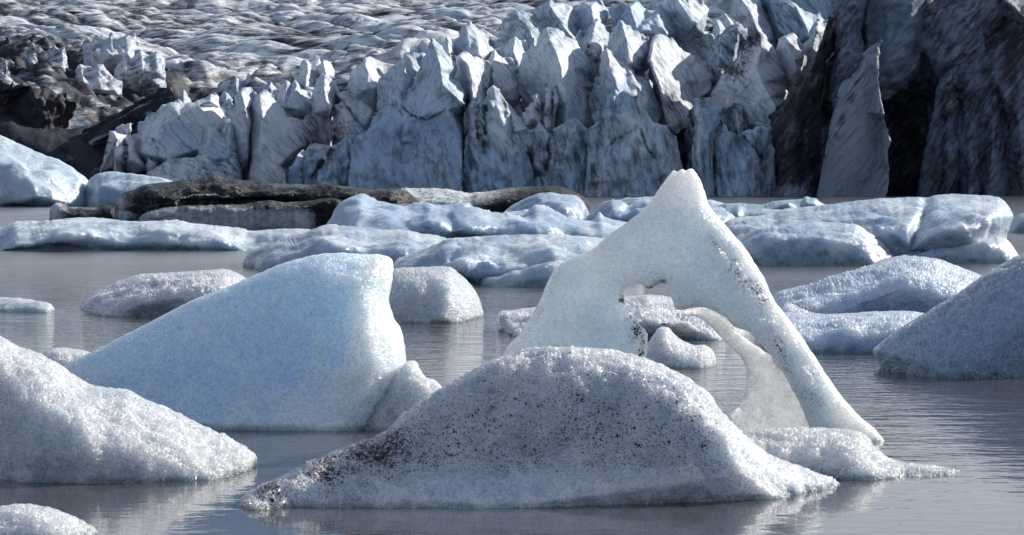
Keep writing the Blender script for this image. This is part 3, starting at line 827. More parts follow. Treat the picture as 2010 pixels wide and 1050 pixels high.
serac([(1156, 262), (1163, 232), (1172, 217), (1181, 219), (1188, 205), (1195, 186), (1206, 174), (1216, 181), (1224, 177), (1240, 182), (1250, 205), (1266, 216), (1286, 240), (1300, 244), (1312, 254), (1326, 266), (1332, 292), (1342, 332), (1350, 400), (1145, 400)], 517,
      [[(1206, 182, 1), (1200, 230, 2.5), (1185, 300, 4), (1180, 395, 5)], [(1238, 190, 1), (1242, 250, 3.4), (1235, 320, 4), (1250, 395, 5)], [(1280, 250, 1.5), (1295, 320, 3), (1300, 395, 4)], [(1268, 240, 0.8), (1282, 300, 1.5), (1288, 395, 2.8)], [(1170, 230, 1), (1160, 330, 2)]],
      dirt_and_shade=lambda x, y: 0.14 + 0.3 * near_line(x, y, [(1197, 285), (1225, 265), (1250, 250)], 5) + 0.35 * near_line(x, y, [(1258, 255), (1270, 290), (1285, 310)], 3.5) + 0.3 * near_line(x, y, [(1170, 250), (1165, 390)], 10) + 0.2 * near_line(x, y, [(1165, 358), (1225, 356)], 4),
      blue=lambda x, y: 0.3 + 0.4 * near_line(x, y, [(1210, 190), (1235, 195)], 25), mat='glacier_wall', label='greenish-grey arched ice wall with two rounded crests')
serac([(1300, 262), (1330, 262), (1352, 250), (1365, 290), (1362, 400), (1325, 400)], 528, [[(1340, 280, -2), (1345, 390, -2)]], mat='glacier_wall', dirt_and_shade=0.75, blue=0.1)  # recess between two walls, its shade put into the colour
serac([(1344, 262), (1355, 216), (1370, 191), (1385, 196), (1405, 206), (1416, 222), (1413, 241), (1399, 266), (1398, 300), (1403, 400), (1342, 400), (1349, 330)], 518,
      [[(1378, 196, 1), (1374, 250, 3), (1372, 320, 4), (1370, 395, 5)], [(1400, 215, 1), (1392, 260, 2.5), (1390, 395, 4)]], mat='glacier_wall', dirt_and_shade=lambda x, y: 0.15 + 0.35 * np.clip((1372 - x) / 15, 0, 1), blue=lambda x, y: 0.2 + 0.6 * np.clip((x - 1372) / 12, 0, 1))
serac([(1405, 240), (1420, 209), (1440, 202), (1451, 205), (1466, 226), (1480, 236), (1490, 223), (1500, 220), (1520, 228), (1530, 300), (1400, 310)], 525, [[(1430, 212, 2), (1435, 290, 3.5)], [(1455, 215, 1), (1465, 280, 1)], [(1495, 226, 2), (1500, 290, 3)]], mat='glacier_wall', dirt_and_shade=0.4, blue=0.2)
serac([(1403, 275), (1416, 258), (1422, 240), (1430, 258), (1446, 266), (1470, 254), (1500, 248), (1520, 250), (1522, 320), (1526, 400), (1405, 400)], 519,
      [[(1425, 262, 1.5), (1430, 395, 4)], [(1460, 272, 1), (1490, 320, 2.2), (1485, 395, 3)], [(1505, 270, 0.5), (1508, 395, 1.5)]], mat='glacier_wall', dirt_and_shade=lambda x, y: 0.12 + 0.4 * near_line(x, y, [(1458, 266), (1480, 290), (1495, 310)], 3), blue=0.45)
# left of the pyramid
serac([(680, 168), (690, 140), (706, 128), (713, 114), (724, 112), (740, 125), (753, 132), (757, 162), (748, 200), (700, 200)], 540, [[(700, 140, 3), (702, 185, 5)], [(718, 122, 3), (722, 175, 5)], [(735, 130, 2), (742, 170, 4)]], dirt_and_shade=0.0, blue=0.1)
serac([(655, 206), (670, 197), (688, 205), (702, 226), (722, 240), (738, 215), (746, 195), (752, 200), (740, 290), (650, 290)], 532, [[(672, 205, 1.5), (690, 250, 4)], [(715, 245, 1), (720, 280, 4)]], dirt_and_shade=lambda x, y: 0.2 + 0.5 * fbm(np.stack([x / 60, (y + x * .1) / 7, x * 0], -1), 3), blue=0.1)
serac([(640, 200), (660, 178), (690, 172), (720, 180), (745, 168), (750, 195), (735, 235), (725, 250), (700, 245), (670, 215)], 537, [[(662, 185, 3), (690, 215, 4), (715, 245, 6)], [(700, 180, 2), (730, 215, 3)]], dirt_and_shade=0.1, blue=0.0)
serac([(608, 220), (613, 180), (621, 155), (632, 144), (646, 150), (661, 166), (666, 182), (656, 206), (650, 240), (610, 240)], 534, [[(637, 150, 2), (636, 180, 4), (644, 215, 5.5)]], dirt_and_shade=0.03, blue=0.1)
serac([(545, 200), (548, 175), (560, 157), (572, 166), (581, 158), (591, 172), (613, 180), (606, 220), (590, 245), (560, 240)], 542, [[(562, 165, 2), (558, 210, 4)], [(583, 168, 2), (588, 215, 4)]], dirt_and_shade=0.1, blue=0.2)
serac([(584, 156), (592, 135), (605, 124), (616, 136), (627, 151), (622, 175), (610, 190), (590, 185)], 550, [[(604, 132, 3), (600, 170, 5)]], dirt_and_shade=0.1, blue=0.0)
serac([(618, 132), (635, 117), (649, 117), (656, 135), (654, 160), (630, 160)], 553, [[(632, 122, 2), (640, 150, 4)]], dirt_and_shade=0.0, blue=0.0)
serac([(570, 140), (590, 118), (620, 108), (650, 112), (640, 135), (600, 150)], 560, [[(600, 118, 3), (615, 145, 5)]], dirt_and_shade=0.15)
serac([(497, 177), (506, 186), (518, 175), (536, 185), (550, 210), (563, 229), (587, 233), (604, 221), (623, 250), (606, 286), (584, 306), (566, 332), (564, 400), (466, 400), (486, 310), (490, 230)], 528,
      [[(508, 192, 2), (514, 227, 4), (517, 287, 6), (545, 325, 7.5), (560, 345, 8), (562, 395, 8)], [(495, 230, 1), (495, 310, 4), (490, 395, 5)], [(560, 250, 1.5), (585, 290, 1.5)]],
      dirt_and_shade=lambda x, y: 0.06 + 0.25 * np.clip((x - 560) / 30, 0, 1), blue=0.1, planes=(1.1, 2.2, (26, .45), (10, .25)), label='sunlit ice tower flaring like a tail beside the front wall')  # right side coloured darker as the shadow of a neighbouring tower
serac([(452, 232), (460, 190), (470, 177), (485, 169), (495, 172), (501, 200), (497, 240), (492, 310), (484, 360), (450, 330)], 531, [[(472, 182, 2), (481, 212, 4), (487, 246, 5), (485, 310, 5)]], dirt_and_shade=0.08, blue=0.2)
serac([(258, 272), (270, 250), (277, 237), (290, 224), (317, 206), (351, 195), (372, 200), (386, 197), (405, 189), (424, 181), (429, 200), (442, 232), (440, 280), (420, 330), (300, 350), (262, 310)], 538,
      [[(282, 268, 5), (296, 272, 6), (317, 258, 6), (328, 240, 5.5), (352, 226, 5.5), (390, 206, 5), (414, 199, 4.5)], [(280, 300, 6.5), (330, 310, 7), (400, 290, 6), (430, 250, 5)]],
      dirt_and_shade=lambda x, y: 0.05 + 0.5 * near_line(x, y, [(298, 275), (310, 300)], 8), blue=lambda x, y: 0.2 * (y > 240), lean=0, planes=(1.1, 2.2, (26, .45), (10, .25)), label='long rounded ice ridge with a bright sunlit top band')  # bluer below the top band: shade put into the colour
serac([(385, 290), (400, 264), (411, 246), (425, 250), (440, 266), (447, 240), (459, 246), (472, 272), (478, 320), (440, 330), (390, 330)], 529, [[(414, 256, 1.5), (415, 310, 4)], [(450, 250, 1.5), (448, 310, 4)]], dirt_and_shade=0.15, blue=0.3)
serac([(276, 352), (292, 338), (332, 311), (382, 310), (402, 300), (432, 290), (462, 300), (474, 330), (478, 400), (270, 400)], 522, [[(335, 318, 2), (330, 360, 4), (320, 395, 5)], [(400, 308, 2), (420, 350, 4), (430, 395, 5)]],
      dirt_and_shade=lambda x, y: 0.22 + 0.5 * fbm(np.stack([(x + y) / 60, (y - .35 * x) / 7, x * 0], -1), 3), blue=0.15)
serac([(586, 400), (590, 312), (600, 302), (624, 292), (640, 296), (652, 285), (672, 275), (698, 261), (704, 300), (710, 400)], 523, [[(594, 320, 1.5), (600, 395, 4)], [(625, 305, 1), (620, 395, 3)], [(652, 290, 2), (660, 340, 4), (668, 395, 5)]],
      mat='glacier_wall', dirt_and_shade=lambda x, y: 0.15 + 0.5 * near_line(x, y, [(650, 295), (612, 345)], 6), blue=0.4)
serac([(560, 400), (566, 332), (584, 306), (594, 310), (592, 400)], 520, [[(578, 325, 1.5), (577, 395, 3)]], mat='glacier_wall', dirt_and_shade=0.0, blue=0.9)
serac([(690, 290), (700, 266), (740, 241), (762, 221), (769, 223), (776, 242), (784, 264), (786, 310), (788, 400), (680, 400)], 515, [[(705, 275, 0.5), (740, 262, 1.5), (772, 255, 2)], [(764, 230, 0.8), (770, 300, 2.8), (760, 395, 4)], [(720, 300, 2.5), (715, 395, 4)]], dirt_and_shade=0.0, blue=1.0, mat='glacier_wall', label='turquoise ice block at the foot of the pyramid')
serac([(783, 278), (786, 256), (791, 240), (803, 235), (813, 245), (812, 258), (801, 263), (809, 276), (795, 290)], 515, [[(798, 250, 1), (795, 275, 1)]], dirt_and_shade=0.0, blue=0.9, T=0.8, R=6)
for ol in ([(250, 300), (240, 268), (256, 262), (268, 300), (290, 330), (262, 345), (246, 330)], [(220, 300), (214, 285), (232, 272), (246, 290), (240, 330), (226, 330)], [(284, 325), (290, 308), (304, 303), (315, 318), (300, 340)], [(322, 312), (328, 298), (340, 296), (350, 312), (336, 322)], [(196, 292), (215, 258), (240, 243), (262, 240), (250, 265), (222, 285)]):
    c = np.mean(ol, 0)
    serac(ol, 531, [[(c[0] - 6, c[1] - 10, 1.5), (c[0] - 2, c[1] + 8, 3)]], dirt_and_shade=0.05, blue=0.0, T=0.8, R=6)
# dirty left end
serac([(-120, 170), (-40, 150), (0, 156), (20, 166), (44, 160), (66, 172), (90, 168), (112, 186), (130, 182), (150, 200), (144, 230), (118, 262), (104, 300), (80, 340), (60, 400), (-120, 400)], 552, [[(30, 200, -1), (20, 300, -1)], [(70, 190, 2), (60, 260, 3)], [(110, 200, 1), (95, 280, 2)]], 'glacier_dark', dirt_and_shade=lambda x, y: .55 + .35 * np.clip((y - 160) / 60, 0, 1) + .3 * fbm(np.stack([x / 30, y / 30, x * 0], -1), 3), blue=0, creases=(5, .6), label='black ash-covered ice wall at the left end of the glacier')
for ol, D, dd in (([(-20, 190), (-12, 140), (0, 112), (12, 116), (18, 108), (30, 124), (22, 150), (34, 190)], 568, .45), ([(36, 190), (44, 150), (54, 104), (64, 82), (72, 92), (82, 95), (88, 120), (98, 108), (106, 84), (116, 96), (128, 90), (134, 130), (150, 190)], 574, .35),
                  ([(158, 150), (164, 108), (168, 72), (180, 84), (192, 66), (204, 78), (218, 62), (240, 72), (264, 60), (272, 100), (280, 150)], 588, .2), ([(140, 210), (146, 150), (154, 126), (178, 130), (202, 126), (222, 152), (240, 160), (250, 210)], 570, .25),
                  ([(218, 170), (226, 132), (240, 112), (256, 116), (270, 96), (288, 108), (304, 100), (324, 118), (334, 170)], 582, .25)):
    D += 22
    lowest = max(p[1] for p in ol)
    ol = [(p[0], p[1] + (40 if p[1] == lowest else 0)) for p in ol]
    c = np.mean(ol, 0) - (0, 12)
    w = np.ptp(np.array(ol)[:, 0])
    serac(ol, D, [[(c[0] - w * .3, c[1] - 25, .5), (c[0] - w * .22, c[1] + 20, 2.5)], [(c[0] + w * .02, c[1] - 20, .5), (c[0] + w * .06, c[1] + 20, 3)], [(c[0] + w * .28, c[1] - 15, .5), (c[0] + w * .3, c[1] + 20, 2.5)]], 'glacier_left', dirt_and_shade=lambda x, y, dd=dd: dd + .5 * fbm(np.stack([x / 30, y / 30, x * 0 + dd], -1), 3) , blue=0.1)

for ol, D, dd in (([(96, 400), (118, 312), (150, 268), (185, 246), (215, 228), (250, 208), (280, 192), (312, 172), (336, 168), (350, 205), (310, 240), (275, 270), (262, 310), (250, 400)], 547, .72),
                  ([(40, 400), (66, 338), (92, 300), (118, 286), (142, 300), (170, 312), (196, 338), (205, 400)], 540, .85), ([(150, 400), (168, 345), (196, 318), (222, 322), (250, 338), (272, 352), (280, 400)], 534, .6)):
    x0_, x1_ = min(p[0] for p in ol), max(p[0] for p in ol)
    serac(ol, D, [[(x0_ + .45 * (x1_ - x0_), 262 if dd < .8 and D > 540 else 335, 1.5), (x0_ + .4 * (x1_ - x0_), 395, 3)]], 'glacier_left', dirt_and_shade=lambda x, y, dd=dd: dd + .5 * fbm(np.stack([(x + y) / 60, (y + .6 * x) / 9, x * 0 + dd], -1), 3), blue=0,
          planes=(-.6, 2.4, (30, 1.6), (12, .9), (6, .4)), layers=(-.5, 1.0, 8, .4))

# --- smaller seracs filling the broken band between the towers and the plateau
def filler(n, xr, Dr, wr, hr, dirt_and_shade, seed, sink=14):
    g = np.random.default_rng(seed)
    for k in range(n):
        x = g.uniform(*xr)
        D = g.uniform(*Dr)
        by = float(terrain_py(np.array([x]), np.array([D]))[0]) + sink * 0.4
        w, h = g.uniform(*wr), g.uniform(*hr)
        ax = x + g.uniform(-.32, .22) * w                      # apex, leaning either way
        ol = [(x - w * .62, by + sink + 10), (x - w * .5, by - h * g.uniform(.05, .3)), (0.5 * (x - w * .5 + ax), by - h * g.uniform(.45, .75)), (ax - 2, by - h), (ax + g.uniform(1, 5), by - h * g.uniform(.9, 1.0)),
              (ax + (x + w * .5 - ax) * .5, by - h * g.uniform(.45, .8)), (x + w * .5, by - h * g.uniform(.0, .3)), (x + w * .62, by + sink + 10)]
        r = ax + g.uniform(-.05, .25) * w
        dp = w / F * D * g.uniform(.5, .8)
        serac(ol, D, [[(ax + 1, by - h * .9, dp * .15), (r, by - h * .5, dp * .6), (r + g.uniform(0, .15) * w, by + sink, dp)]], 'glacier' if g.random() < .65 else 'glacier_left', dirt_and_shade=dirt_and_shade * g.uniform(.3, 1.6), blue=g.uniform(0, .4), T=.2, R=4, s=2.3, Tb=dp * .6)
filler(60, (310, 1150), (545, 612), (18, 46), (14, 42), 0.16, 1)
filler(30, (1000, 1530), (552, 625), (20, 52), (18, 50), 0.14, 2)
filler(34, (-40, 330), (565, 680), (18, 50), (8, 24), 0.55, 3)
filler(24, (230, 520), (530, 550), (16, 40), (16, 38), 0.2, 4)

# ------------------------------------------------------------------ icebergs and floes, far to near
def spread(base, amp, wl, k=0.0):
    return lambda x, y: base + amp * fbm(np.stack([x / wl, y / wl, np.full(len(x), 7.7 + k)], -1), 4)

FAR_N = ((6, 0.7), (1.6, 0.15))
MID_N = ((3.0, 0.35), (0.8, 0.06))
NEAR_N = ((0.8, 0.05), (0.16, 0.022), (0.06, 0.012))

b = relief('iceberg', [(-60, 270), (-20, 262), (0, 265), (40, 283), (90, 305), (120, 315), (150, 335), (170, 350), (180, 368), (186, 400)], 318, 10, M['far'], R=75, ctrl=[[(60, 350, 3), (75, 385, 4)]], noise=((8, 0.9), (2, 0.15)), blur=2, white=spread(.55, .5, 60), seed=1)
tag(b, 'large smooth white iceberg at the left edge in front of the black ice wall', 'iceberg')
relief('ice_shoulder', [(160, 400), (170, 362), (182, 346), (205, 337), (240, 338), (290, 345), (330, 352), (352, 366), (360, 392)], 318, 6, M['far'], b, R=40, noise=((8, 0.6), (2, 0.12)), blur=2, white=spread(.5, .5, 50), seed=2)

b = relief('ice_floe', [(1170, 402), (1190, 396), (1230, 390), (1280, 386), (1340, 388), (1400, 393), (1430, 402)], 300, 9, M['far'], R=16, noise=FAR_N, blur=2, seed=3)
tag(b, 'thin pale floe farthest out behind the tip of the ice arch', 'ice floe')
b = relief('ice_floe', [(1395, 409), (1420, 401), (1450, 398), (1490, 401), (1520, 395), (1560, 391), (1590, 392), (1625, 402), (1640, 408)], 288, 8, M['far'], R=16, noise=FAR_N, blur=2, seed=4, white=.2)
tag(b, 'pale blue low floe with a pointed block, right of the arch peak', 'ice floe')
relief('ice_block', [(1571, 404), (1574, 395), (1580, 386), (1592, 388), (1604, 391), (1616, 404)], 280, 3, M['far'], b, R=10, noise=FAR_N, seed=5, white=.2)
b = relief('ice_floe', [(1398, 426), (1420, 415), (1440, 405), (1452, 402), (1468, 410), (1500, 409), (1540, 412), (1575, 420)], 235, 6, M['blue'], R=16, noise=FAR_N, blur=2, seed=6, white=.2)
tag(b, 'small blue wavy floe between the arch and the cracked berg', 'ice floe')
b = relief('ice_floe', [(758, 400), (772, 376), (790, 370), (830, 369), (880, 371), (920, 378), (960, 375), (1010, 368), (1060, 365), (1100, 366), (1130, 378), (1150, 388), (1158, 398)], 268, 9, M['black'], R=34, noise=((6, .5), (1.2, .2)), blur=1, seed=7,
           dirt_and_shade=lambda x, y: 0.2 + 0.95 * np.clip((x - 930 + (y - 385) * 2) / 90, 0, 1) + 0.2 * fbm(np.stack([x / 30, y / 8, x * 0], -1), 3), white=.8)
tag(b, 'grey snow-dusted floe turning black at its right end', 'ice floe')
b = relief('dark_floe', [(96, 432), (98, 412), (104, 402), (113, 398), (128, 400), (140, 409), (160, 408), (186, 412), (200, 403), (226, 406), (240, 425)], 212, 2.2, M['black'], R=18, noise=((3, .3), (.8, .12)), seed=8, dirt_and_shade=lambda x, y: np.clip((x - 112) / 25, 0, 1.0))
tag(b, 'small black ice chunk with a pale left face beside the long dark floe', 'ice floe')
b = relief('dark_floe', [(224, 428), (227, 395), (236, 382), (262, 371), (290, 362), (330, 357), (380, 350), (415, 344), (450, 351), (500, 355), (560, 360), (620, 362), (680, 365), (730, 372), (785, 370), (812, 385), (828, 402), (835, 420)], 180, 4, M['black'], R=20, planes=(0.1, 3, (26, .8), (10, .35)), noise=((5, .6), (1.2, .25), (.4, .06)), blur=1, seed=9,
           ctrl=[[(245, 392, 1.5), (330, 385, 2), (450, 388, 2), (560, 385, 2), (760, 385, 2)], [(250, 425, 2.5), (450, 398, 1.0), (700, 405, 1)]],
           dirt_and_shade=lambda x, y: 0.95 + 0.35 * fbm(np.stack([x / 40, y / 9, x * 0], -1), 3) - 0.7 * near_line(x, y, [(238, 400), (250, 440)], 16), pw=2.6)
tag(b, 'long black ash-covered ice floe with an overhanging upper layer', 'ice floe')
relief('lower_ledge', [(262, 452), (272, 432), (285, 418), (320, 408), (360, 404), (420, 402), (480, 400), (520, 393), (560, 397), (600, 394), (645, 389), (672, 394), (668, 420), (655, 452)], 174, 3, M['black'], b, R=12, noise=((4, .5), (1, .25), (.4, .06)), seed=10, stretch=(1, 1, .4),
       dirt_and_shade=lambda x, y: 0.9 * np.clip(1 - (y - 402) / 22, 0.15, 1) + 0.9 * np.clip((x - 600) / 25, 0, 1) + 0.5 * near_line(x, y, [(262, 440), (300, 430)], 18) + .35 * fbm(np.stack([x / 10, y / 60, x * 0], -1), 3))
b = relief('ice_floe', [(1140, 442), (1160, 425), (1180, 408), (1198, 395), (1215, 396), (1235, 403), (1270, 396), (1300, 402), (1340, 404), (1400, 408), (1440, 425)], 188, 8, M['blue'], R=26, noise=((4, .8), (1.2, .1)), blur=2, seed=11, white=.2)
tag(b, 'pale blue hummocky floe directly behind the left slope of the arch', 'ice floe')
b = relief('iceberg', [(978, 440), (985, 420), (1010, 400), (1040, 385), (1065, 378), (1100, 380), (1132, 385), (1150, 405), (1162, 435)], 196, 6, M['blue'], R=40, ctrl=[[(1085, 382, 1), (1102, 400, 3), (1110, 430, 3.5)]], noise=((4, .3), (1, .1)), blur=4, seed=12,
           white=.2, dirt_and_shade=lambda x, y: 0.45 * np.clip((x - 1100) / 20, 0, 1))
tag(b, 'rounded blue ice dome in front of the black floe tip', 'iceberg')
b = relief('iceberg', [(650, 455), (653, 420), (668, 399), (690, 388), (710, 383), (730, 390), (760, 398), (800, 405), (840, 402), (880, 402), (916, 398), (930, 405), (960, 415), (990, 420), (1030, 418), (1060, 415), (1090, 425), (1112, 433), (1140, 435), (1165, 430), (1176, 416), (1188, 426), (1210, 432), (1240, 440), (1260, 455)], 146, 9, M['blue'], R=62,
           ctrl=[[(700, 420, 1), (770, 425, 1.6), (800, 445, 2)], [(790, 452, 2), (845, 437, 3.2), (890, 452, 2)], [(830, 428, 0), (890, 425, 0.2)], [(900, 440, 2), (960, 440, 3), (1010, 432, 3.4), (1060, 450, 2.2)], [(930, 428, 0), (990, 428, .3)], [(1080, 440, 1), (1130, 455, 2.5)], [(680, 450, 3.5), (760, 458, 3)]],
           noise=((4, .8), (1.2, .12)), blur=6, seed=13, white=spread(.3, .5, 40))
tag(b, 'wide pale blue iceberg with wavy scooped hollows in mid water', 'iceberg')
b = relief('ice_floe', [(1968, 455), (1976, 442), (1985, 430), (2000, 421), (2016, 418), (2040, 422), (2060, 440)], 162, 3, M['mid'], R=22, noise=MID_N, seed=14, dirt_and_shade=.4)
tag(b, 'small rough ice lump at the right edge beyond the cracked berg', 'ice floe')
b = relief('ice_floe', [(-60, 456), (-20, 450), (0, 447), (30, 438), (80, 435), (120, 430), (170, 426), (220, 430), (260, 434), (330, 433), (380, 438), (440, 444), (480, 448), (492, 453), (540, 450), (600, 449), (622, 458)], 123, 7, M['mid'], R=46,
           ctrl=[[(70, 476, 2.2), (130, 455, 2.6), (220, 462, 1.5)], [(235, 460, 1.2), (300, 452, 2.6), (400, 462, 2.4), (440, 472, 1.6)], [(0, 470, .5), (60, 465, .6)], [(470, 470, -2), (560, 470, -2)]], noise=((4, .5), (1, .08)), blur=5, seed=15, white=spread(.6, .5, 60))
tag(b, 'long low white floe stretching from the left edge below the black floe', 'ice floe')
# cracked berg on the right
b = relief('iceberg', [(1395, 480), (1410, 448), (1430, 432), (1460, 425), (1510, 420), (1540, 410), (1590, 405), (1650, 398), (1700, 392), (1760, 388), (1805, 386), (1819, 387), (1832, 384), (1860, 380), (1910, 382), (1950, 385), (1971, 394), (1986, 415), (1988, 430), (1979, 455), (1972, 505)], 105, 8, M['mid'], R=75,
           ctrl=[[(1600, 425, 0.2), (1690, 420, .5), (1780, 425, .8)], [(1804, 390, 0), (1795, 430, .6), (1780, 470, .8)], [(1819, 388, -1.2), (1810, 428, -.8), (1795, 462, -.6), (1786, 490, 0)], [(1834, 390, 0), (1825, 430, .8), (1810, 470, .8)], [(1880, 400, .6), (1890, 440, 2), (1960, 440, 1.6)]],
           noise=((3, .3), (.8, .08), (.25, .03)), blur=2, s=2.4, seed=16, white=spread(.55, .5, 50), dirt_and_shade=lambda x, y: .25 * near_line(x, y, [(1650, 440), (1790, 470)], 18) + .35 * near_line(x, y, [(1819, 388), (1810, 428), (1795, 462)], 3) + .3 * near_line(x, y, [(1795, 470), (1900, 450), (1960, 452)], 8))
tag(b, 'large white iceberg split by a crack, in the water right of the arch', 'iceberg')
relief('front_lobe', [(1425, 512), (1440, 485), (1460, 468), (1490, 452), (1530, 440), (1590, 433), (1630, 437), (1670, 440), (1700, 452), (1726, 474), (1745, 495), (1765, 512)], 101, 5, M['mid'], b, R=34, noise=((3, .4), (.8, .1), (.25, .03)), blur=2, seed=18, white=spread(.4, .6, 40), dirt_and_shade=lambda x, y: .35 * np.clip((x - 1690) / 30, 0, 1))
relief('wet_shelf', [(1700, 514), (1730, 498), (1770, 488), (1820, 478), (1880, 468), (1940, 462), (1975, 470), (1992, 490), (2000, 504)], 104, 4, M['mid'], b, R=26, noise=((2, .35), (.6, .12), (.2, .03)), seed=19, white=.5, dirt_and_shade=lambda x, y: .55 * near_line(x, y, [(1740, 495), (1810, 490), (1830, 470)], 16))
b = relief('ice_floe', [(478, 512), (486, 498), (502, 488), (540, 475), (590, 460), (620, 447), (660, 443), (700, 445), (740, 450), (790, 450), (830, 458), (870, 465), (905, 485)], 95, 7, M['mid'], R=58,
           ctrl=[[(520, 490, .3), (590, 480, 1.6), (640, 470, 1.4)], [(680, 462, 0), (760, 470, 1.5), (830, 472, 1)]], noise=((2.5, .45), (.7, .06)), blur=4, seed=20, white=spread(.5, .5, 50), dirt_and_shade=lambda x, y: .42 * np.clip((700 - x) / 160, 0, 1) + .2 * fbm(np.stack([x / 40, y / 30, x * 0], -1), 3))
tag(b, 'grey-white floe tapering to a blunt left nose behind the blue wedge', 'ice floe')
b = relief('ice_floe', [(765, 535), (780, 510), (805, 498), (840, 485), (880, 470), (920, 465), (970, 462), (1030, 460), (1090, 460), (1140, 463), (1185, 468), (1235, 482), (1260, 505)], 83, 7, M['mid'], R=76,
           ctrl=[[(850, 490, 0), (870, 500, 2), (880, 520, 2)], [(900, 492, .3), (960, 490, 1.8), (1010, 500, 1.2)], [(1040, 480, .2), (1100, 492, 1.6)]], noise=((2.2, .5), (.6, .06)), blur=4, seed=21, white=spread(.5, .5, 40), dirt_and_shade=lambda x, y: .45 * near_line(x, y, [(800, 510), (860, 500), (885, 530)], 14))
tag(b, 'broad pale floe with soft hollows between the wedge and the arch', 'ice floe')
relief('front_wedge', [(944, 548), (952, 541), (975, 534), (1010, 520), (1050, 508), (1090, 505), (1150, 510), (1200, 522), (1230, 540)], 81, 2.4, M['mid'], b, R=36, noise=((2, .2), (.6, .05)), blur=3, seed=22, white=.6)
b = relief('ice_floe', [(-60, 590), (-20, 584), (30, 584), (70, 590), (95, 598), (104, 606)], 65.5, 1.6, M['mid'], R=18, noise=((1.5, .1), (.4, .03)), seed=23, white=.7)
tag(b, 'small flat white floe cut by the left edge of the picture', 'ice floe')
b = relief('ice_floe', [(158, 612), (161, 594), (180, 575), (210, 562), (250, 545), (280, 537), (330, 535), (380, 532), (440, 528), (465, 535), (492, 552), (530, 580), (545, 600)], 63.8, 3.4, M['dirty'], R=60,
           ctrl=[[(230, 570, .4), (330, 562, 1.2), (440, 550, .8)]], noise=((1.8, .25), (.5, .04), (.12, .015)), blur=4, seed=24, white=.6, dirt_and_shade=lambda x, y: .42 + .25 * fbm(np.stack([x / 50, y / 14, x * 0], -1), 3))
tag(b, 'low dirty-grey floe behind the left end of the blue wedge', 'ice floe')
b = relief('iceberg', [(735, 600), (742, 560), (760, 535), (790, 525), (830, 524), (870, 523), (888, 526), (905, 540), (925, 560), (941, 585), (949, 612)], 61.6, 2.2, M['near'], R=60, ctrl=[[(880, 528, .2), (884, 565, 1.1), (872, 622, 1.4)], [(915, 560, .2), (920, 615, .5)]], noise=((1.2, .08), (.3, .02)), blur=3, seed=25, white=spread(.6, .4, 40), dirt_and_shade=lambda x, y: .2 * near_line(x, y, [(780, 530), (890, 530)], 14))
tag(b, 'smooth rounded white iceberg peeking out right of the blue wedge', 'iceberg')
b = relief('ice_floe', [(1490, 605), (1530, 572), (1580, 560), (1630, 548), (1680, 530), (1720, 515), (1760, 505), (1800, 503), (1840, 508), (1880, 522), (1916, 536), (1960, 552), (1990, 580)], 63, 5, M['floe'], R=70,
           ctrl=[[(1560, 585, .3), (1640, 565, 1.6), (1740, 555, .8)], [(1700, 530, .2), (1780, 528, 1.2), (1860, 550, .8)]], noise=((1.8, .3), (.4, .04), (.12, .015)), blur=4, seed=26, white=spread(.45, .5, 50))
tag(b, 'bluish granular floe rising to a hump right of the arch', 'ice floe')
relief('ice_step', [(1525, 618), (1532, 604), (1545, 595), (1572, 600), (1598, 606), (1605, 618)], 62.2, 1, M['floe'], b, R=14, noise=((1, .08), (.2, .02)), seed=27, white=.8)
b = relief('ice_floe', [(1490, 640), (1515, 620), (1545, 613), (1580, 613), (1640, 616), (1700, 612), (1760, 610), (1800, 612), (1850, 622), (1890, 650)], 50.4, 2.6, M['floe'], R=60,
           ctrl=[[(1600, 655, .3), (1660, 640, .9), (1720, 625, .4)], [(1690, 660, .4), (1760, 640, .9)]], noise=((1.5, .2), (.4, .04), (.12, .015)), blur=4, seed=28, white=spread(.55, .5, 50))
tag(b, 'low white floe in front of the granular hump, behind the right speckled berg', 'ice floe')
b = relief('ice_floe', [(972, 655), (975, 628), (982, 612), (1010, 608), (1040, 604), (1100, 598), (1180, 590), (1230, 582), (1280, 578), (1330, 585), (1400, 600), (1460, 622), (1490, 650)], 55, 4, M['dirty'], R=60,
           ctrl=[[(1200, 612, .2), (1280, 606, 1), (1330, 612, .6)], [(1240, 635, 1.2), (1340, 630, 1.4)]], noise=((1.2, .25), (.3, .05), (.12, .02)), blur=3, seed=29, white=.6, dirt_and_shade=lambda x, y: .28 + .2 * np.clip((y - 610) / 40, 0, 1))
tag(b, 'low grey speckled floe seen through the opening of the arch', 'ice floe')
b = relief('ice_chunk', [(1255, 725), (1264, 690), (1278, 662), (1292, 645), (1303, 641), (1316, 646), (1328, 660), (1345, 670), (1362, 677), (1385, 678), (1400, 690), (1408, 715)], 46, 1.0, M['near'], R=44, noise=((.8, .06), (.2, .025), (.08, .01)), seed=30, white=.8)
tag(b, 'white translucent ice chunk inside the opening of the arch', 'iceberg')
b = relief('iceberg', [(70, 720), (85, 694), (100, 685), (130, 682), (165, 688), (205, 702), (230, 730)], 43, 1.0, M['near'], R=30, noise=((.8, .08), (.2, .03)), seed=31, white=.9)
tag(b, 'white ice lump peeking out behind the left tail of the blue wedge', 'iceberg')

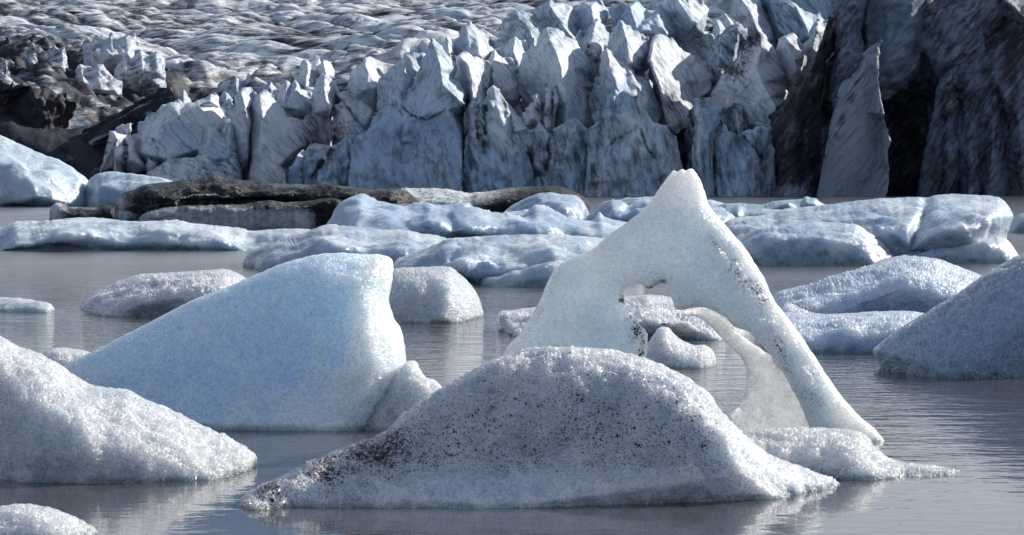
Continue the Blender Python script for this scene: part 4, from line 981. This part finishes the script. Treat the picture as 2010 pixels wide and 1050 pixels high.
# right speckled berg
b = relief('iceberg', [(1738, 760), (1735, 738), (1724, 712), (1713, 690), (1720, 680), (1742, 660), (1780, 635), (1830, 605), (1880, 575), (1930, 540), (1980, 510), (2010, 497), (2060, 470), (2110, 455), (2160, 470)], 43.8, 2.4, M['dusk'], R=150,
           noise=NEAR_N, blur=2, seed=32, white=spread(.0, .3, 60), dirt_and_shade=lambda x, y: .12 + .35 * np.clip((y - 690) / 50, 0, 1) + .2 * near_line(x, y, [(1715, 688), (1780, 635), (1930, 540), (2010, 497)], 22) + .12 * fbm(np.stack([x / 50, y / 50, x * 0], -1), 3))
tag(b, 'blue-grey speckled iceberg cut by the right edge, sloping up to the right', 'iceberg')

# blue wedge
b = relief('iceberg', [(112, 740), (130, 715), (160, 700), (200, 680), (260, 650), (320, 618), (380, 588), (440, 565), (500, 540), (560, 515), (620, 500), (660, 496), (710, 498), (748, 499), (766, 506), (772, 516), (772, 535), (768, 562), (764, 592), (774, 624), (786, 642), (793, 670), (797, 702), (799, 730), (792, 762), (778, 800), (762, 845)], 34.9, .8, M['wedge'], R=70,
           ctrl=[[(740, 510, .05), (728, 600, .2), (710, 700, .3), (680, 840, .3)], [(300, 660, -.2), (420, 640, -.2), (520, 580, -.15)]], noise=((1.1, .06), (.2, .03), (.07, .012)), blur=6, seed=33,
           white=lambda x, y: .15 + .7 * np.clip((x - 640 + (y - 600) * .5) / 130, 0, 1) + .5 * np.clip((y - 740) / 80, 0, 1) + .3 * fbm(np.stack([x / 40, y / 40, x * 0], -1), 3))
tag(b, 'big translucent blue wedge-shaped iceberg with a steep right end', 'iceberg')
relief('crushed_ice', [(690, 850), (715, 815), (745, 775), (772, 735), (790, 714), (806, 709), (820, 716), (832, 738), (850, 745), (866, 756), (882, 790), (890, 830)], 34.75, .3, M['near'], b, R=30, noise=((.35, .08), (.12, .04), (.05, .014)), seed=34, white=.8, jit=(4, 14))

# arch
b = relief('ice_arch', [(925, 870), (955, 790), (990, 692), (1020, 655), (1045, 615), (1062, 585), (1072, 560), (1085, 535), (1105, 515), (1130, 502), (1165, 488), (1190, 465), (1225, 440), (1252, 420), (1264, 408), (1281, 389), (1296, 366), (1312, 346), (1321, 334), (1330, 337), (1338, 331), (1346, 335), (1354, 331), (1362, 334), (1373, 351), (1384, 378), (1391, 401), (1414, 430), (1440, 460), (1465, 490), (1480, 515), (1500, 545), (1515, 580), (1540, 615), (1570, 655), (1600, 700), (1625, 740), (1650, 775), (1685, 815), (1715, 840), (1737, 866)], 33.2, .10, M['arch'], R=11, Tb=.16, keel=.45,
           holes=[[(1255, 905), (1262, 760), (1268, 700), (1272, 660), (1262, 643), (1245, 628), (1232, 612), (1225, 590), (1228, 570), (1244, 559), (1260, 559), (1273, 567), (1285, 562), (1296, 555), (1307, 562), (1318, 585), (1330, 608), (1380, 603), (1420, 620), (1442, 641), (1470, 653), (1500, 682), (1530, 720), (1550, 755), (1575, 805), (1592, 850), (1600, 905)]],
           ctrl=[[(1350, 350, .0), (1385, 440, .14), (1425, 520, .2), (1480, 610, .2), (1540, 720, .18), (1590, 800, .15), (1650, 850, .1)], [(1330, 420, .04), (1350, 520, .08)], [(1215, 590, .05), (1230, 650, .18), (1250, 700, .2)]], noise=((.9, .06), (.2, .025), (.06, .010)), blur=3, seed=36, jit=(1.6, 12), s=2.6,
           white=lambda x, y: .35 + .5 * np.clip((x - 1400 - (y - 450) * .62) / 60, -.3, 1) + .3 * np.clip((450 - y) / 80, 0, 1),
           dirt_and_shade=lambda x, y: .9 * near_line(x, y, [(1232, 600), (1248, 640), (1258, 680), (1260, 760)], 20) + .8 * near_line(x, y, [(1225, 585), (1238, 620)], 9) + .9 * near_line(x, y, [(1262, 562), (1275, 572), (1300, 550)], 9)
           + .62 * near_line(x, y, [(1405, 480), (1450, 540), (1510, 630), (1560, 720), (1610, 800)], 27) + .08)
tag(b, 'pointed white ice arch with an opening through its middle, tallest of the bergs', 'iceberg')
relief('ice_web', [(1330, 617), (1350, 611), (1380, 607), (1405, 613), (1425, 627), (1441, 646), (1470, 669), (1497, 686), (1525, 707), (1550, 742), (1582, 802), (1620, 850), (1640, 930), (1420, 930), (1425, 840), (1437, 810), (1452, 795), (1462, 770), (1466, 745), (1461, 712), (1440, 686), (1410, 656), (1385, 632), (1365, 621), (1345, 620)], 33.42, .07, M['arch'], b, R=16, Tb=.07, closed=True, noise=((.6, .03), (.15, .01)), seed=37, jit=(1, 12), s=2.6, white=1.2, dirt_and_shade=0)

# left foreground berg
b = relief('iceberg', [(-60, 650), (-30, 648), (0, 660), (40, 680), (80, 695), (110, 710), (150, 738), (180, 755), (220, 762), (250, 765), (290, 785), (330, 800), (370, 820), (410, 840), (450, 858), (482, 876), (506, 898)], 29, 1.5, M['near'], R=120,
           ctrl=[[(110, 715, .05), (150, 800, .4), (200, 930, .4)]], noise=((.8, .07), (.2, .035), (.07, .014)), blur=3, seed=38, jit=(3, 14), white=lambda x, y: .65 + .3 * fbm(np.stack([x / 40, y / 40, x * 0], -1), 3), dirt_and_shade=lambda x, y: .28 * np.clip((y - 860) / 60, 0, 1))
tag(b, 'white crystalline iceberg at the left edge tapering to a low tip on the right', 'iceberg')
b = relief('iceberg', [(-60, 1010), (-20, 1000), (20, 990), (60, 989), (110, 1000), (160, 1020), (200, 1048), (235, 1090)], 24, .8, M['near'], R=60, noise=((.6, .05), (.16, .03), (.06, .012)), seed=39, jit=(3, 14), white=.85)
tag(b, 'small white granular ice hump in the bottom left corner', 'iceberg')

# front speckled berg
b = relief('iceberg', [(470, 978, .9), (500, 958, .8), (540, 940, .7), (590, 915, .5), (630, 895, .4), (680, 875, .2), (730, 858, 0), (760, 842), (790, 815), (830, 785), (860, 765), (890, 745), (920, 730), (960, 708), (1000, 695), (1040, 684), (1080, 681), (1130, 682), (1180, 683), (1220, 690), (1260, 700), (1300, 715), (1340, 735), (1370, 755), (1395, 775), (1410, 800), (1425, 815), (1450, 840, -.2), (1480, 870, -.3), (1520, 895, -.5), (1570, 915, -.6), (1620, 935, -.8), (1660, 955, -1)], 27.75, .45, M['dirty'], R=42, lean=.75,
           ctrl=[[(1390, 780, .1), (1420, 850, .35), (1460, 930, .4)]], noise=((.9, .09), (.25, .045), (.08, .018)), blur=3, seed=40, jit=(2.5, 14), white=lambda x, y: .55 + .4 * np.clip((x - 1380) / 80, 0, 1),
           dirt_and_shade=lambda x, y: np.clip(.50 + .48 * near_line(x, y, [(500, 965), (580, 930), (660, 898), (740, 872)], 42) + .16 * near_line(x, y, [(740, 880), (900, 850), (1150, 860), (1340, 880)], 80) - .32 * np.clip((x - 1380) / 130, 0, 1)
           - .38 * np.clip((y - 915) / 40, 0, 1) * np.clip((x - 720) / 100, 0, 1) + .22 * fbm(np.stack([x / 45, y / 16, x * 0], -1), 4), 0, 1))
tag(b, 'low foreground iceberg peppered with black ash, in front of the arch', 'iceberg')
relief('ice_ledge', [(1400, 880), (1430, 852), (1460, 842), (1500, 840), (1560, 838), (1620, 840), (1680, 845), (1702, 856), (1718, 876), (1742, 896), (1775, 907), (1820, 911), (1855, 916), (1885, 922)], 29.0, .9, M['near'], b, R=60, noise=((.5, .05), (.15, .03), (.06, .012)), blur=2, seed=41, jit=(2, 14), white=.8, dirt_and_shade=.1)
